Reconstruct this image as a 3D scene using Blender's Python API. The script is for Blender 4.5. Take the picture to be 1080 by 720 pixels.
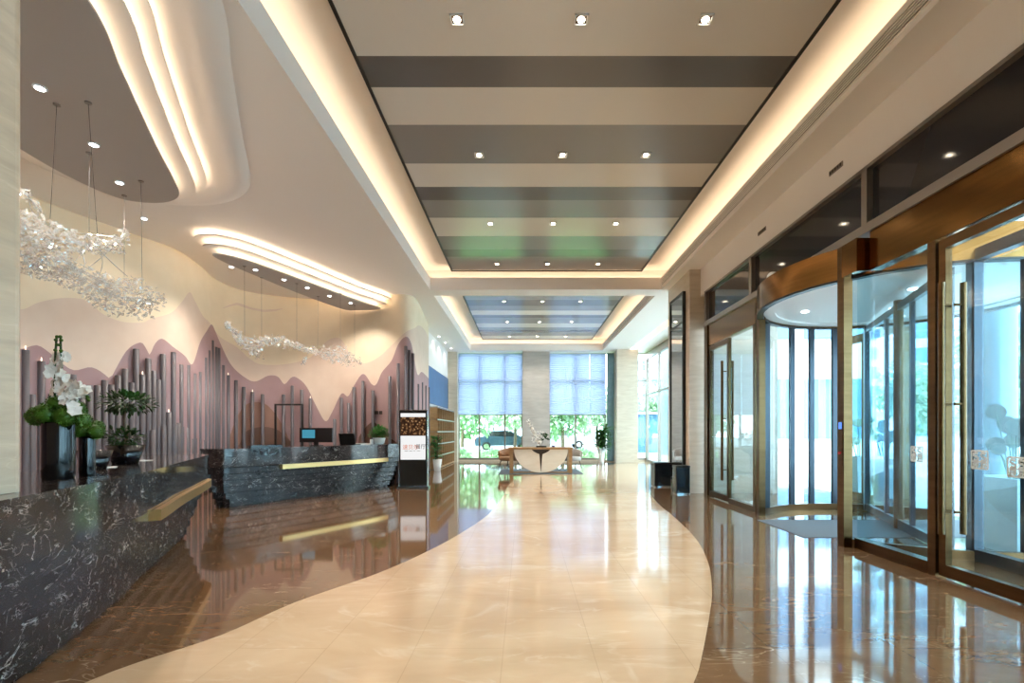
import bpy, math, random
from mathutils import Vector, Matrix
PI = math.pi
scene = bpy.context.scene
for o in list(bpy.data.objects): bpy.data.objects.remove(o)
COL = scene.collection

# ------------------------------------------------------------------ camera, sky, sun, exposure
F, CX, HY, EYE = 520.0, 553.0, 455.0, 1.35          # focal length / vanishing point in the 1080x720 frame, eye height
cd = bpy.data.cameras.new('camera'); cam = bpy.data.objects.new('camera', cd); COL.objects.link(cam)
cam.location = (0, 0, EYE); cam.rotation_euler = (PI/2, 0, 0)
cd.sensor_width = 36; cd.lens = 36*F/1080; cd.shift_x = -(CX-540)/1080; cd.shift_y = (HY-360)/1080
cd.clip_start = .05; cd.clip_end = 500
scene.camera = cam
scene.view_settings.view_transform = 'Standard'; scene.view_settings.look = 'None'
scene.view_settings.gamma = 1; scene.view_settings.use_curve_mapping = False
scene.view_settings.exposure = 0.7
scene.cycles.use_denoising = True
scene.cycles.max_bounces = 10; scene.cycles.transparent_max_bounces = 24
scene.cycles.glossy_bounces = 5; scene.cycles.diffuse_bounces = 4
scene.cycles.sample_clamp_indirect = 8; scene.cycles.caustics_reflective = False
scene.cycles.use_light_tree = True
SKY = (0.74, 0.89, 1.0); SKY_POWER = 7.0; SUN_POWER = 6.0
LED_WARM = (1.0, .74, .48); COVE_POWER = 6.5; TIER_POWER = 9
SPOT_POWER = 90; DESK_SPOT_POWER = 130
w = bpy.data.worlds.new('sky'); scene.world = w; w.use_nodes = True
w.node_tree.nodes['Background'].inputs[0].default_value = (*SKY, 1)
w.node_tree.nodes['Background'].inputs[1].default_value = SKY_POWER
sd = bpy.data.lights.new('sun', 'SUN'); sd.energy = SUN_POWER; sd.angle = .02; sd.color = (1, .95, .86)
sun = bpy.data.objects.new('sun', sd); COL.objects.link(sun)
sun.rotation_euler = Vector((.45, .62, -1.0)).to_track_quat('-Z', 'Y').to_euler()

# ------------------------------------------------------------------ helpers
def lin(c):
    return tuple((v/255/12.92 if v/255 <= .04045 else ((v/255+.055)/1.055)**2.4) for v in c)
def at(x, y, Y): return Vector(((x-CX)*Y/F, Y, EYE+(HY-y)*Y/F))          # a pixel seen at depth Y
def on_h(x, y, z):                                                      # a pixel seen on the level z
    Y = F*(z-EYE)/(HY-y); return Vector(((x-CX)*Y/F, Y, z))
class MB:
    def __init__(s): s.v = []; s.f = []; s.m = []; s.sm = []
    def add(s, vs, fs, m=0, smooth=False):
        b = len(s.v); s.v += [tuple(p) for p in vs]
        for f in fs: s.f.append([b+i for i in f]); s.m.append(m); s.sm.append(smooth)
        return s
    def box(s, x0, y0, z0, x1, y1, z1, m=0):
        return s.add([(x0,y0,z0),(x1,y0,z0),(x1,y1,z0),(x0,y1,z0),(x0,y0,z1),(x1,y0,z1),(x1,y1,z1),(x0,y1,z1)],
                     [(3,2,1,0),(4,5,6,7),(0,1,5,4),(1,2,6,5),(2,3,7,6),(3,0,4,7)], m)
    def rbox(s, x0, y0, z0, x1, y1, z1, r, m=0, n=4):                    # vertical corners rounded
        pts = []
        for cx, cy, a0 in ((x1-r,y1-r,0),(x0+r,y1-r,PI/2),(x0+r,y0+r,PI),(x1-r,y0+r,1.5*PI)):
            for i in range(n+1):
                a = a0+PI/2*i/n; pts.append((cx+r*math.cos(a), cy+r*math.sin(a)))
        return s.prism(pts, z0, z1, m)
    def prism(s, pts, z0, z1, m=0, smooth=False):
        n = len(pts); vs = [(p[0],p[1],z0) for p in pts]+[(p[0],p[1],z1) for p in pts]
        s.add(vs, [(i,(i+1)%n,n+(i+1)%n,n+i) for i in range(n)], m, smooth)
        s.add(vs, [tuple(range(n-1,-1,-1)), tuple(range(n,2*n))], m)
        return s
    def tube(s, path, r, n=8, m=0, caps=True):
        path = [Vector(p) for p in path]; N = len(path); rs = r if isinstance(r, (list,tuple)) else [r]*N
        vs = []; ref = None
        for i, p in enumerate(path):
            t = (path[min(i+1,N-1)]-path[max(i-1,0)]).normalized()
            if ref is None: ref = t.orthogonal().normalized()
            a = (ref-t*ref.dot(t)).normalized(); ref = a; b = t.cross(a)
            for k in range(n):
                q = 2*PI*k/n; vs.append(p+(a*math.cos(q)+b*math.sin(q))*rs[i])
        fs = [(i*n+k, i*n+(k+1)%n, (i+1)*n+(k+1)%n, (i+1)*n+k) for i in range(N-1) for k in range(n)]
        s.add(vs, fs, m, True)
        if caps: s.add(vs, [tuple(range(n-1,-1,-1)), tuple(range((N-1)*n, N*n))], m)
        return s
    def lathe(s, prof, c=(0,0,0), n=20, m=0, smooth=True):
        vs = [(c[0]+r*math.cos(2*PI*k/n), c[1]+r*math.sin(2*PI*k/n), c[2]+z) for r, z in prof for k in range(n)]
        fs = [(i*n+k, i*n+(k+1)%n, (i+1)*n+(k+1)%n, (i+1)*n+k) for i in range(len(prof)-1) for k in range(n)]
        s.add(vs, fs, m, smooth)
        caps = []
        if prof[0][0] > 1e-4: caps.append(tuple(range(n-1,-1,-1)))
        if prof[-1][0] > 1e-4: caps.append(tuple(range((len(prof)-1)*n, len(prof)*n)))
        return s.add(vs, caps, m)
    def ball(s, c, r, n=8, m=0, jit=0, rng=None):
        r = r if isinstance(r, (tuple,list)) else (r,r,r)
        vs = [(c[0],c[1],c[2]-r[2])]
        for i in range(1, n):
            a = -PI/2+PI*i/n
            for k in range(n*2-4 if n > 4 else 6):
                nn = n*2-4 if n > 4 else 6
                q = 2*PI*k/nn; j = 1+(rng.uniform(-jit,jit) if rng else 0)
                vs.append((c[0]+r[0]*math.cos(a)*math.cos(q)*j, c[1]+r[1]*math.cos(a)*math.sin(q)*j, c[2]+r[2]*math.sin(a)*j))
        nn = n*2-4 if n > 4 else 6; vs.append((c[0],c[1],c[2]+r[2])); L = len(vs)-1
        fs = [(0,1+(k+1)%nn,1+k) for k in range(nn)]
        fs += [(1+i*nn+k,1+i*nn+(k+1)%nn,1+(i+1)*nn+(k+1)%nn,1+(i+1)*nn+k) for i in range(n-2) for k in range(nn)]
        fs += [(L,1+(n-2)*nn+k,1+(n-2)*nn+(k+1)%nn) for k in range(nn)]
        return s.add(vs, fs, m, True)
    def leaf(s, p, d, up, L, W, bend=.2, m=0):                            # one folded leaf blade
        d = Vector(d).normalized(); sd_ = d.cross(Vector(up))
        sd_ = sd_.normalized() if sd_.length > 1e-4 else d.orthogonal().normalized()
        nrm = sd_.cross(d); p = Vector(p)
        vs = [p]
        for t, ww in ((.3,.8),(.6,1),(.85,.55)):
            c = p+d*L*t-nrm*bend*L*t*t
            vs += [c+sd_*W*ww*.5+nrm*W*.12, c, c-sd_*W*ww*.5+nrm*W*.12]
        vs.append(p+d*L-nrm*bend*L)
        fs = [(0,2,1),(0,3,2),(1,2,5,4),(2,3,6,5),(4,5,8,7),(5,6,9,8),(7,8,10),(8,9,10)]
        return s.add(vs, fs, m, True)
    def build(s, name, mats, parent=None, loc=None, rotz=0):
        me = bpy.data.meshes.new(name); me.from_pydata(s.v, [], s.f)
        for mm in (mats if isinstance(mats, (list,tuple)) else [mats]): me.materials.append(mm)
        me.polygons.foreach_set('material_index', s.m); me.polygons.foreach_set('use_smooth', s.sm); me.update()
        o = bpy.data.objects.new(name, me); COL.objects.link(o)
        if parent: o.parent = parent
        if loc is not None: o.location = loc
        o.rotation_euler.z = rotz
        return o
def tag(o, label, cat, group=None, kind=None):
    if label: o['label'] = label
    if cat: o['category'] = cat
    if group: o['group'] = group
    if kind: o['kind'] = kind
    return o
def thing(name, label, cat, loc=(0,0,0), rotz=0, group=None):
    o = bpy.data.objects.new(name, None); COL.objects.link(o); o.empty_display_size = .1
    o.location = loc; o.rotation_euler.z = rotz
    return tag(o, label, cat, group)
def struct(name, mb, mats, label, cat):
    return tag(mb.build(name, mats), label, cat, None, 'structure')
def children_of(o): return [c for c in bpy.data.objects if c.parent == o]
def dup(o, loc=None, rotz=None, scale=None, parent=None):
    c = o.copy(); COL.objects.link(c)
    if parent: c.parent = parent
    if loc is not None: c.location = loc
    if rotz is not None: c.rotation_euler.z = rotz
    if scale is not None: c.scale = (scale,)*3
    for ch in children_of(o): dup(ch, parent=c)
    return c
def spline(pts, n=8, closed=False):
    P = [Vector(p) for p in pts]; out = []; N = len(P)
    for i in range(N if closed else N-1):
        g = (lambda k: P[k % N]) if closed else (lambda k: P[max(0, min(N-1, k))])
        a, b, c, d = g(i-1), g(i), g(i+1), g(i+2)
        for k in range(n):
            t = k/n
            out.append(.5*((2*b)+(c-a)*t+(2*a-5*b+4*c-d)*t*t+(3*b-a-3*c+d)*t**3))
    if not closed: out.append(P[-1])
    return out
def offset(pts, d, closed=True):                                        # + is outwards for a counter-clockwise outline
    N = len(pts); out = []
    for i in range(N):
        if closed: a, b = pts[i-1], pts[(i+1) % N]
        else: a, b = pts[max(i-1,0)], pts[min(i+1,N-1)]
        t = (Vector(b[:2])-Vector(a[:2])).normalized()
        out.append(Vector((pts[i][0]+t.y*d, pts[i][1]-t.x*d)))
    return out
def interp(prof, x):
    if x <= prof[0][0]: return prof[0][1]
    for (a, b), (c, d) in zip(prof, prof[1:]):
        if x <= c: return b+(d-b)*(x-a)/(c-a)
    return prof[-1][1]
def smooth_prof(prof):
    return [(p.x, p.y) for p in spline([(a, b, 0) for a, b in prof], 5)]
ORD = ['first','second','third','fourth','fifth','sixth','seventh','eighth','ninth','tenth','eleventh','twelfth','thirteenth','fourteenth','fifteenth','sixteenth','seventeenth','eighteenth','nineteenth','twentieth']
def ordinal(i):
    return ORD[i] if i < 20 else (('thirtieth' if i == 29 else ('twenty-' if i < 29 else 'thirty-')+ORD[(i-20) % 10 if i < 29 else i-30]))

# ------------------------------------------------------------------ materials
class NT:
    def __init__(s, name):
        s.m = bpy.data.materials.new(name); s.m.use_nodes = True; s.t = s.m.node_tree; s.n = s.t.nodes
        s.b = s.n['Principled BSDF']; s.out = s.n['Material Output']
    def new(s, typ, **kw):
        x = s.n.new(typ)
        for k, v in kw.items():
            if k in x.inputs: x.inputs[k].default_value = v
            else: setattr(x, k, v)
        return x
    def link(s, a, b): s.t.links.new(a, b)
    def ramp(s, fac, stops, mode='LINEAR'):
        r = s.new('ShaderNodeValToRGB'); r.color_ramp.interpolation = mode; e = r.color_ramp.elements
        while len(e) < len(stops): e.new(.5)
        for x, (p, c) in zip(e, stops): x.position = p; x.color = (*c, 1)
        s.link(fac, r.inputs[0]); return r
    def mix(s, fac, a, b, blend='MIX'):
        x = s.new('ShaderNodeMix', data_type='RGBA', blend_type=blend)
        for i, v in ((0, fac), (6, a), (7, b)):
            if isinstance(v, bpy.types.NodeSocket): s.link(v, x.inputs[i])
            else: x.inputs[i].default_value = v if i == 0 else (*v, 1)
        return x.outputs[2]
    def coords(s, scale=(1,1,1), rot=(0,0,0)):
        c = s.new('ShaderNodeTexCoord'); mp = s.new('ShaderNodeMapping', Scale=scale, Rotation=rot)
        s.link(c.outputs['Object'], mp.inputs[0]); return mp.outputs[0]
def mat(name, c, rough=.5, metal=0, coat=0, emit=None, power=0, spec=.5, srgb=True):
    N = NT(name); c = lin(c) if srgb else c
    N.b.inputs['Base Color'].default_value = (*c, 1); N.b.inputs['Roughness'].default_value = rough
    N.b.inputs['Metallic'].default_value = metal; N.b.inputs['Coat Weight'].default_value = coat
    N.b.inputs['Specular IOR Level'].default_value = spec
    if emit: N.b.inputs['Emission Color'].default_value = (*emit, 1); N.b.inputs['Emission Strength'].default_value = power
    return N.m
def noisy(name, c1, c2, scale=8, rough=.6, stretch=(1,1,1), bump=0, metal=0, detail=6, spec=.5):
    N = NT(name); co = N.coords(stretch)
    n = N.new('ShaderNodeTexNoise', Scale=scale, Detail=detail); N.link(co, n.inputs['Vector'])
    r = N.ramp(n.outputs[0], [(.3, lin(c1)), (.7, lin(c2))]); N.link(r.outputs[0], N.b.inputs['Base Color'])
    N.b.inputs['Roughness'].default_value = rough; N.b.inputs['Metallic'].default_value = metal
    N.b.inputs['Specular IOR Level'].default_value = spec
    if bump:
        b = N.new('ShaderNodeBump', Strength=bump, Distance=.02); N.link(n.outputs[0], b.inputs['Height']); N.link(b.outputs[0], N.b.inputs['Normal'])
    return N.m
def marble(name, base, dark, vein, scale, rough, veinw=.012, stretch=(1,1,1), rot=(0,0,0), tile=None, joint=(.1,.08,.06), vein_amt=.8, detail2=True, coat=0.0):
    N = NT(name); co = N.coords(stretch, rot)
    n0 = N.new('ShaderNodeTexNoise', Scale=scale, Detail=8, Roughness=.6, Distortion=.6); N.link(co, n0.inputs['Vector'])
    col = N.ramp(n0.outputs[0], [(.3, lin(dark)), (.68, lin(base))]).outputs[0]
    def veins(sc, wd, amt, col, dist):
        n = N.new('ShaderNodeTexNoise', Scale=sc, Detail=5, Roughness=.55, Distortion=dist); N.link(co, n.inputs['Vector'])
        a = N.new('ShaderNodeMath', operation='SUBTRACT'); N.link(n.outputs[0], a.inputs[0]); a.inputs[1].default_value = .5
        b = N.new('ShaderNodeMath', operation='ABSOLUTE'); N.link(a.outputs[0], b.inputs[0])
        r = N.ramp(b.outputs[0], [(0, (1,1,1)), (wd, (0,0,0))])
        k = N.new('ShaderNodeTexNoise', Scale=sc*1.7, Detail=2); N.link(co, k.inputs['Vector'])
        kr = N.ramp(k.outputs[0], [(.48, (0,0,0)), (.66, (amt,)*3)])
        mm = N.new('ShaderNodeMath', operation='MULTIPLY'); N.link(r.outputs[0], mm.inputs[0]); N.link(kr.outputs[0], mm.inputs[1])
        return N.mix(mm.outputs[0], col, lin(vein))
    col = veins(scale*.9, veinw, vein_amt, col, 1.2)
    if detail2: col = veins(scale*3, veinw*1.3, vein_amt*.7, col, .8)
    if tile:
        c = N.new('ShaderNodeTexCoord'); br = N.new('ShaderNodeTexBrick', offset=tile[2])
        br.inputs['Color1'].default_value = (1,1,1,1); br.inputs['Color2'].default_value = (.96,.96,.96,1); br.inputs['Mortar'].default_value = (.84,.82,.8,1)
        br.inputs['Scale'].default_value = 1; br.inputs['Mortar Size'].default_value = tile[3]; br.inputs['Mortar Smooth'].default_value = 0
        br.inputs['Brick Width'].default_value = tile[0]; br.inputs['Row Height'].default_value = tile[1]
        mp = N.new('ShaderNodeMapping', Rotation=tile[4] if len(tile) > 4 else (0,0,0), Location=(.07,.13,0))
        N.link(c.outputs['Object'], mp.inputs[0]); N.link(mp.outputs[0], br.inputs['Vector'])
        col = N.mix(1.0, col, br.outputs[0], 'MULTIPLY')
    N.link(col, N.b.inputs['Base Color']); N.b.inputs['Roughness'].default_value = rough
    N.b.inputs['Coat Weight'].default_value = coat; N.b.inputs['Coat Roughness'].default_value = .03
    return N.m
def emis(name, c, power):
    N = NT(name); e = N.new('ShaderNodeEmission', Color=(*c,1), Strength=power); N.link(e.outputs[0], N.out.inputs[0]); return N.m
def thin_glass(name, tint, refl=1.0, ior=1.5, rough=0.0, dirt=0):
    N = NT(name); t = N.new('ShaderNodeBsdfTransparent', Color=(*tint,1)); g = N.new('ShaderNodeBsdfGlossy', Roughness=rough)
    lw = N.new('ShaderNodeLayerWeight', Blend=.5); pw = N.new('ShaderNodeMath', operation='POWER'); pw.inputs[1].default_value = 5
    N.link(lw.outputs['Facing'], pw.inputs[0]); r0 = ((ior-1)/(ior+1))**2
    f = N.new('ShaderNodeMath', operation='MULTIPLY_ADD'); N.link(pw.outputs[0], f.inputs[0]); f.inputs[1].default_value = 1-r0; f.inputs[2].default_value = r0
    m = N.new('ShaderNodeMath', operation='MULTIPLY'); m.inputs[1].default_value = refl
    m.use_clamp = True
    N.link(f.outputs[0], m.inputs[0]); x = N.new('ShaderNodeMixShader')
    N.link(m.outputs[0], x.inputs[0]); N.link(t.outputs[0], x.inputs[1]); N.link(g.outputs[0], x.inputs[2])
    N.link(x.outputs[0], N.out.inputs[0]); return N.m
def foliage(name, c1, c2, rough=.5):
    N = NT(name); co = N.coords()
    n = N.new('ShaderNodeTexNoise', Scale=6, Detail=3); N.link(co, n.inputs['Vector'])
    r = N.ramp(n.outputs[0], [(.35, lin(c1)), (.65, lin(c2))]); N.link(r.outputs[0], N.b.inputs['Base Color'])
    N.b.inputs['Roughness'].default_value = rough
    tr = N.new('ShaderNodeBsdfTranslucent'); N.link(r.outputs[0], tr.inputs[0]); x = N.new('ShaderNodeMixShader'); x.inputs[0].default_value = .35
    N.link(N.b.outputs[0], x.inputs[1]); N.link(tr.outputs[0], x.inputs[2]); N.link(x.outputs[0], N.out.inputs[0]); return N.m

M = {}
M['white'] = mat('white_paint', (243,238,234), .6)
M['ceil_shade'] = mat('shaded_ceiling_paint', (186,180,174), .6)  # grey tone carries the shade of the unlit oval undersides
M['cream'] = noisy('cream_wallpaper', (232,214,186), (238,221,194), 3, .75)
M['taupe'] = noisy('taupe_wallpaper', (220,196,178), (226,204,186), 3, .75)
M['mauve'] = noisy('mauve_wallpaper', (164,132,134), (172,142,142), 3, .75)
M['brown'] = noisy('brown_wallpaper', (140,104,90), (148,112,98), 3, .75)
M['dbrown'] = noisy('dark_brown_wallpaper', (104,76,66), (112,84,72), 3, .75)
M['tube'] = mat('grey_tube_metal', (92,88,94), .45, .15)
M['floor'] = marble('brown_marble', (122,92,66), (94,70,49), (214,190,160), .9, .06, .008, (1,2.4,1), (0,0,.35), (.8,.8,0,.004), vein_amt=.4, coat=.2)
M['path'] = marble('cream_marble', (205,178,147), (181,150,118), (224,206,184), .55, .11, .03, (1,2.2,1), (0,0,.25), (1.0,.55,.5,.003,(0,0,PI/2)), vein_amt=.45, coat=.1)
M['desk'] = marble('dark_emperador_marble', (58,51,50), (20,19,22), (205,196,188), 3.4, .1, .011, (1,1,1.6), (.2,.3,.4), vein_amt=.8, coat=.2)
M['desk_base'] = marble('dark_emperador_marble_honed', (48,44,46), (16,16,19), (200,192,186), 3.4, .24, .011, (1,1,1.6), (.5,.1,.2), vein_amt=.8)
for k in ('desk','desk_base'): M[k].node_tree.nodes['Principled BSDF'].inputs['Specular IOR Level'].default_value = .32
M['stone'] = marble('beige_stone', (214,202,184), (196,182,162), (224,214,198), 1.6, .28, .02, (1,1,6), (0,.05,0), vein_amt=.4, detail2=False)
M['stone_dark'] = marble('taupe_stone', (190,170,148), (166,148,128), (204,186,166), 1.6, .3, .02, (1,1,6), (0,.05,0), vein_amt=.4, detail2=False)
M['stone_grey'] = marble('grey_stone', (192,186,180), (172,166,160), (206,202,198), 1.2, .3, .02, (1,1,7), (0,.05,0), vein_amt=.4, detail2=False)
M['bronze'] = noisy('brushed_bronze', (122,88,48), (138,100,56), 2, .16, (1,1,14), metal=1)
M['bronze_dark'] = noisy('dark_bronze', (98,74,48), (112,86,58), 2, .28, (1,1,10), metal=1)
M['brass'] = mat('polished_brass', (222,188,130), .34, 1)
M['alu'] = mat('grey_aluminium', (150,142,134), .35, .6)
M['black'] = mat('black_lacquer', (14,13,13), .3)
M['blackframe'] = mat('black_metal_trim', (22,20,19), .4)
M['darksteel'] = mat('blue_grey_steel', (64,74,84), .28, .6)
M['navy'] = mat('blue_black_lacquer', (24,34,44), .22, coat=.3)
M['steel'] = mat('chrome', (205,205,205), .12, 1)
M['darkglass'] = mat('dark_spandrel_glass', (46,46,50), .06, 0, 0, spec=.6)
M['glass'] = thin_glass('clear_teal_glass', (.86,.95,.975), 1.0)
M['glass_far'] = thin_glass('pale_window_glass', (.90,.97,.97), .8)
M['glass_edge'] = mat('green_glass_edge', (60,110,105), .15)
def crystal_mat():
    m = thin_glass('clear_crystal', (.95,.95,.94), 4.0, 1.6, .04); t = m.node_tree; o = t.nodes['Material Output']; sh = o.inputs[0].links[0].from_socket
    d = t.nodes.new('ShaderNodeBsdfDiffuse'); d.inputs[0].default_value = (.95,.95,.95,1); tr = t.nodes.new('ShaderNodeBsdfTranslucent'); tr.inputs[0].default_value = (.95,.95,.95,1)
    a = t.nodes.new('ShaderNodeAddShader'); t.links.new(d.outputs[0], a.inputs[0]); t.links.new(tr.outputs[0], a.inputs[1])
    x = t.nodes.new('ShaderNodeMixShader'); x.inputs[0].default_value = .06; t.links.new(sh, x.inputs[1]); t.links.new(a.outputs[0], x.inputs[2]); t.links.new(x.outputs[0], o.inputs[0]); return m
M['crystal'] = crystal_mat()
M['led'] = emis('warm_led_strip', LED_WARM, COVE_POWER)
M['led_tier'] = emis('warm_white_led_strip', (1.0,.78,.54), TIER_POWER)
M['lamp'] = emis('downlight_lens', (1.0,.84,.62), 28)
M['lamp_cool'] = emis('cool_downlight_lens', (.9,.96,1.0), 8)
M['tip'] = emis('tube_tip_glint', (1.0,.8,.6), 2)  # emission paints in the bright spot on some tube tops
M['wood'] = noisy('oak_wood', (150,112,72), (172,132,90), 5, .45, (1,1,8))
M['wood_dark'] = noisy('walnut_wood', (112,78,52), (132,94,64), 5, .45, (8,1,1))
M['leaf_dark'] = foliage('dark_green_leaf', (22,48,20), (46,82,34))
M['leaf'] = foliage('green_leaf', (44,92,44), (84,138,70))
M['moss'] = foliage('bright_moss_green', (34,72,14), (74,116,28))
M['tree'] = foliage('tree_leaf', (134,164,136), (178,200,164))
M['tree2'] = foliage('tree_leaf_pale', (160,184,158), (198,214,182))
M['petal'] = mat('white_petal', (240,236,230), .55)
M['bark'] = noisy('bark', (86,70,56), (112,94,78), 12, .8, bump=.3)
M['pot_white'] = mat('white_ceramic', (226,226,224), .3)
M['pot_black'] = mat('black_glazed_ceramic', (8,10,14), .1, spec=.4)
M['soil'] = noisy('soil', (40,30,22), (60,46,34), 30, .9)
M['leather'] = noisy('tan_leather', (150,112,82), (164,124,92), 6, .5)
M['fabric_grey'] = noisy('grey_fabric', (158,152,148), (172,166,160), 30, .8)
M['rug'] = mat('blue_grey_mat', (96,104,112), .85)
M['disc'] = marble('pale_travertine', (234,222,206), (220,204,184), (242,232,216), 1.4, .35, .02, (1,1,3), vein_amt=.4)
M['espresso'] = mat('espresso_lacquer', (48,34,27), .35)
M['curtain'] = foliage('grey_teal_curtain', (120,140,146), (130,150,156), .8)
M['bluepanel'] = noisy('blue_wall_panel', (38,84,128), (44,96,144), 2, .35)
M['paper'] = mat('white_paper', (235,235,232), .7)
M['screen_white'] = emis('white_screen', (1,1,1), .56)
M['screen_blue'] = emis('blue_screen', (.08,.36,.5), .5)
M['ink_orange'] = emis('orange_lettering', (.85,.16,.02), .5)
M['ink_dark'] = mat('dark_lettering', (16,11,11), .7, spec=.1)
M['red'] = mat('red_plastic', (190,30,30), .4)
M['blue_disp'] = emis('blue_display', (.12,.28,.9), .9)
M['decal'] = mat('white_vinyl', (225,235,238), .6)
M['paving'] = noisy('pale_paving', (200,202,202), (214,216,216), 1.5, .6)
M['grass'] = noisy('grass', (96,150,80), (140,186,110), 3, .9)
M['asphalt'] = noisy('asphalt', (120,124,126), (140,144,146), 4, .8)
M['facade'] = mat('pale_facade', (196,206,214), .6)
M['facade_glass'] = mat('blue_facade_glass', (70,116,150), .15, spec=.8)
M['col_blue'] = mat('grey_blue_metal_cladding', (120,150,170), .35, .3)
M['carpaint'] = mat('slate_blue_car_paint', (60,84,104), .2, .3, .6)
M['carpaint2'] = mat('silver_car_paint', (170,180,188), .2, .4, .6)
M['rubber'] = mat('rubber', (18,18,18), .7)
M['planter'] = mat('white_fibreglass_planter', (206,214,216), .35)
M['discleaf'] = mat('pale_green_round_leaf', (150,186,164), .5)
M['discleaf_d'] = mat('dark_green_round_leaf', (52,72,58), .5)
def blind_mat():
    N = NT('pleated_blind_fabric'); d = N.new('ShaderNodeBsdfDiffuse', Color=(*lin((182,188,214)),1)); t = N.new('ShaderNodeBsdfTranslucent', Color=(*lin((156,162,200)),1))
    x = N.new('ShaderNodeMixShader'); x.inputs[0].default_value = .5
    N.link(d.outputs[0], x.inputs[1]); N.link(t.outputs[0], x.inputs[2]); N.link(x.outputs[0], N.out.inputs[0]); return N.m
M['blind'] = blind_mat()
def stripe_gloss(name, c): return mat(name, c, .22, 0, .06, spec=.5)
M['st_light'] = stripe_gloss('light_stretch_film', (232,224,213))
M['st_mid'] = stripe_gloss('mid_grey_stretch_film', (150,146,142))
M['st_dark'] = stripe_gloss('dark_grey_stretch_film', (112,108,105))
def photo_screen():
    N = NT('food_picture_on_screen'); co = N.coords((14,14,14)); v = N.new('ShaderNodeTexVoronoi', Scale=1.3); N.link(co, v.inputs['Vector'])
    r = N.ramp(v.outputs['Distance'], [(.05, (.75,.5,.28)), (.3, (.22,.1,.04)), (.6, (.04,.02,.012))])
    e = N.new('ShaderNodeEmission', Strength=.5); N.link(r.outputs[0], e.inputs[0]); N.link(e.outputs[0], N.out.inputs[0]); return N.m
M['photo'] = photo_screen()

SOFFIT = 4.9; XL, XR = -2.36, 3.42
GREY_Z, T2_Z, T3_Z = 4.55, 4.67, 4.79
WX = 3.88                                            # plane of the entrance front
YB = 22.3                                            # plane of the end windows
# ================================================================== STRUCTURE
struct('floor', MB().box(-8.6,-2.6,-.02, 6.9,22.32,0), M['floor'], 'polished dark brown marble floor of the lobby', 'floor')
pathL = [(-3.0,-2.5),(-2.75,-1.0),(-2.55,.4),(-2.42,1.7),(-2.36,2.65),(-2.01,3.27),(-1.81,3.9),(-1.39,4.71),(-1.08,5.6),(-.83,6.62),(-.58,8.1),(-.45,10.2),(-.41,12.1),(-.2,14.6),(.15,15.9),(1.0,17.2),(2.4,18.6),(3.6,20.2),(4.2,22.2)]
pathR = [(5.5,22.2),(5.4,19.5),(4.5,16.6),(3.5,14.2),(2.95,12.0),(2.54,9.49),(2.35,7.63),(2.16,6.21),(1.9,5.1),(1.61,4.23),(1.39,3.69),(1.07,2.97),(.91,2.65),(.55,2.05),(.0,1.2),(-.5,.2),(-1.0,-1.2),(-1.3,-2.5)]
pl, pr = spline([(*p,0) for p in pathL], 6), spline([(*p,0) for p in pathR], 6)
struct('floor_path', MB().prism([(p.x,p.y) for p in pr+pl], 0.0, .002), M['path'], 'cream marble path winding across the dark lobby floor', 'floor')

# --- curved mural wall on the left
wall_pts = [(-3.4,-2.5),(-4.3,.2),(-5.4,2.6),(-6.8,4.5),(-7.4,6.1),(-7.42,7.5),(-7.05,8.8),(-6.8,9.6),(-6.95,10.6),(-7.2,11.5),(-7.1,12.4),(-6.4,12.95),(-5.4,13.25),(-4.6,13.2),(-3.8,12.95),(-3.2,12.75),(-2.93,12.95),(-2.92,13.6),(-3.05,15.0),(-3.22,16.6)]
WALL = spline([(*p,0) for p in wall_pts], 22)
def wall_at(px):                                                         # where the line of sight through column px meets the wall
    r = (px-CX)/F; prev = None
    for p in WALL:
        if p.y < 1: continue
        q = p.x-r*p.y
        if prev is not None and prev[0] < 0 <= q or (prev is not None and prev[0] > 0 >= q):
            t = prev[0]/(prev[0]-q); return prev[1].lerp(p, t)
        prev = (q, p)
    return None
P_taupe = smooth_prof([(0,322),(24,326),(40,319),(67,314),(92,317),(107,330),(128,339),(150,340),(159,336),(180,330),(192,318),(200,308),(206,318),(214,333),(222,341),(232,355),(250,366),(262,377),(275,384),(300,384),(325,378),(338,366),(349,357),(360,358),(372,378),(385,383),(400,376),(415,362),(428,350),(437,346),(442,343),(448,348),(453,358)])
P_mauve = smooth_prof([(0,372),(26,367),(40,364),(55,374),(76,390),(95,387),(107,392),(116,398.5),(122,389),(134,369),(148,361),(154,367),(158,374),(163,363),(171,357),(183,366),(195,375),(203,384),(211,361),(218,349),(223,342),(227,349),(232,361),(244,385),(260,399),(270,402),(283,396),(293,397),(300,405),(307,398),(313,398),(323,407),(333,427),(343,444),(350,435),(360,415),(367,418),(373,407),(383,394),(392,405),(397,405),(403,392),(413,380),(420,363),(428,355),(434,363),(440,394),(445,392),(453,400)])
P_brown = smooth_prof([(240,470),(243,458),(250,440),(258,428),(268,424),(280,426),(290,436),(300,452),(306,466),(312,474)])
P_dark = smooth_prof([(240,475),(252,469),(257,458),(263,453),(277,450),(290,452),(298,457),(307,466),(318,476),(372,480),(378,462),(386,450),(394,445),(402,452),(412,462),(424,470)])
P_cloud_hi = [(234,325),(243,321),(250,319),(257,321),(264,324),(278,326.5),(290,326),(299,325)]
P_cloud_lo = [(234,325.3),(243,323),(250,321.5),(257,324),(264,326),(278,329),(290,328),(299,325.4)]
mb = MB()
def zof(prof, px, Y, dead=0):
    return max(dead, min(SOFFIT, EYE+(HY-interp(prof, px))*Y/F))
prev = None
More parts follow.
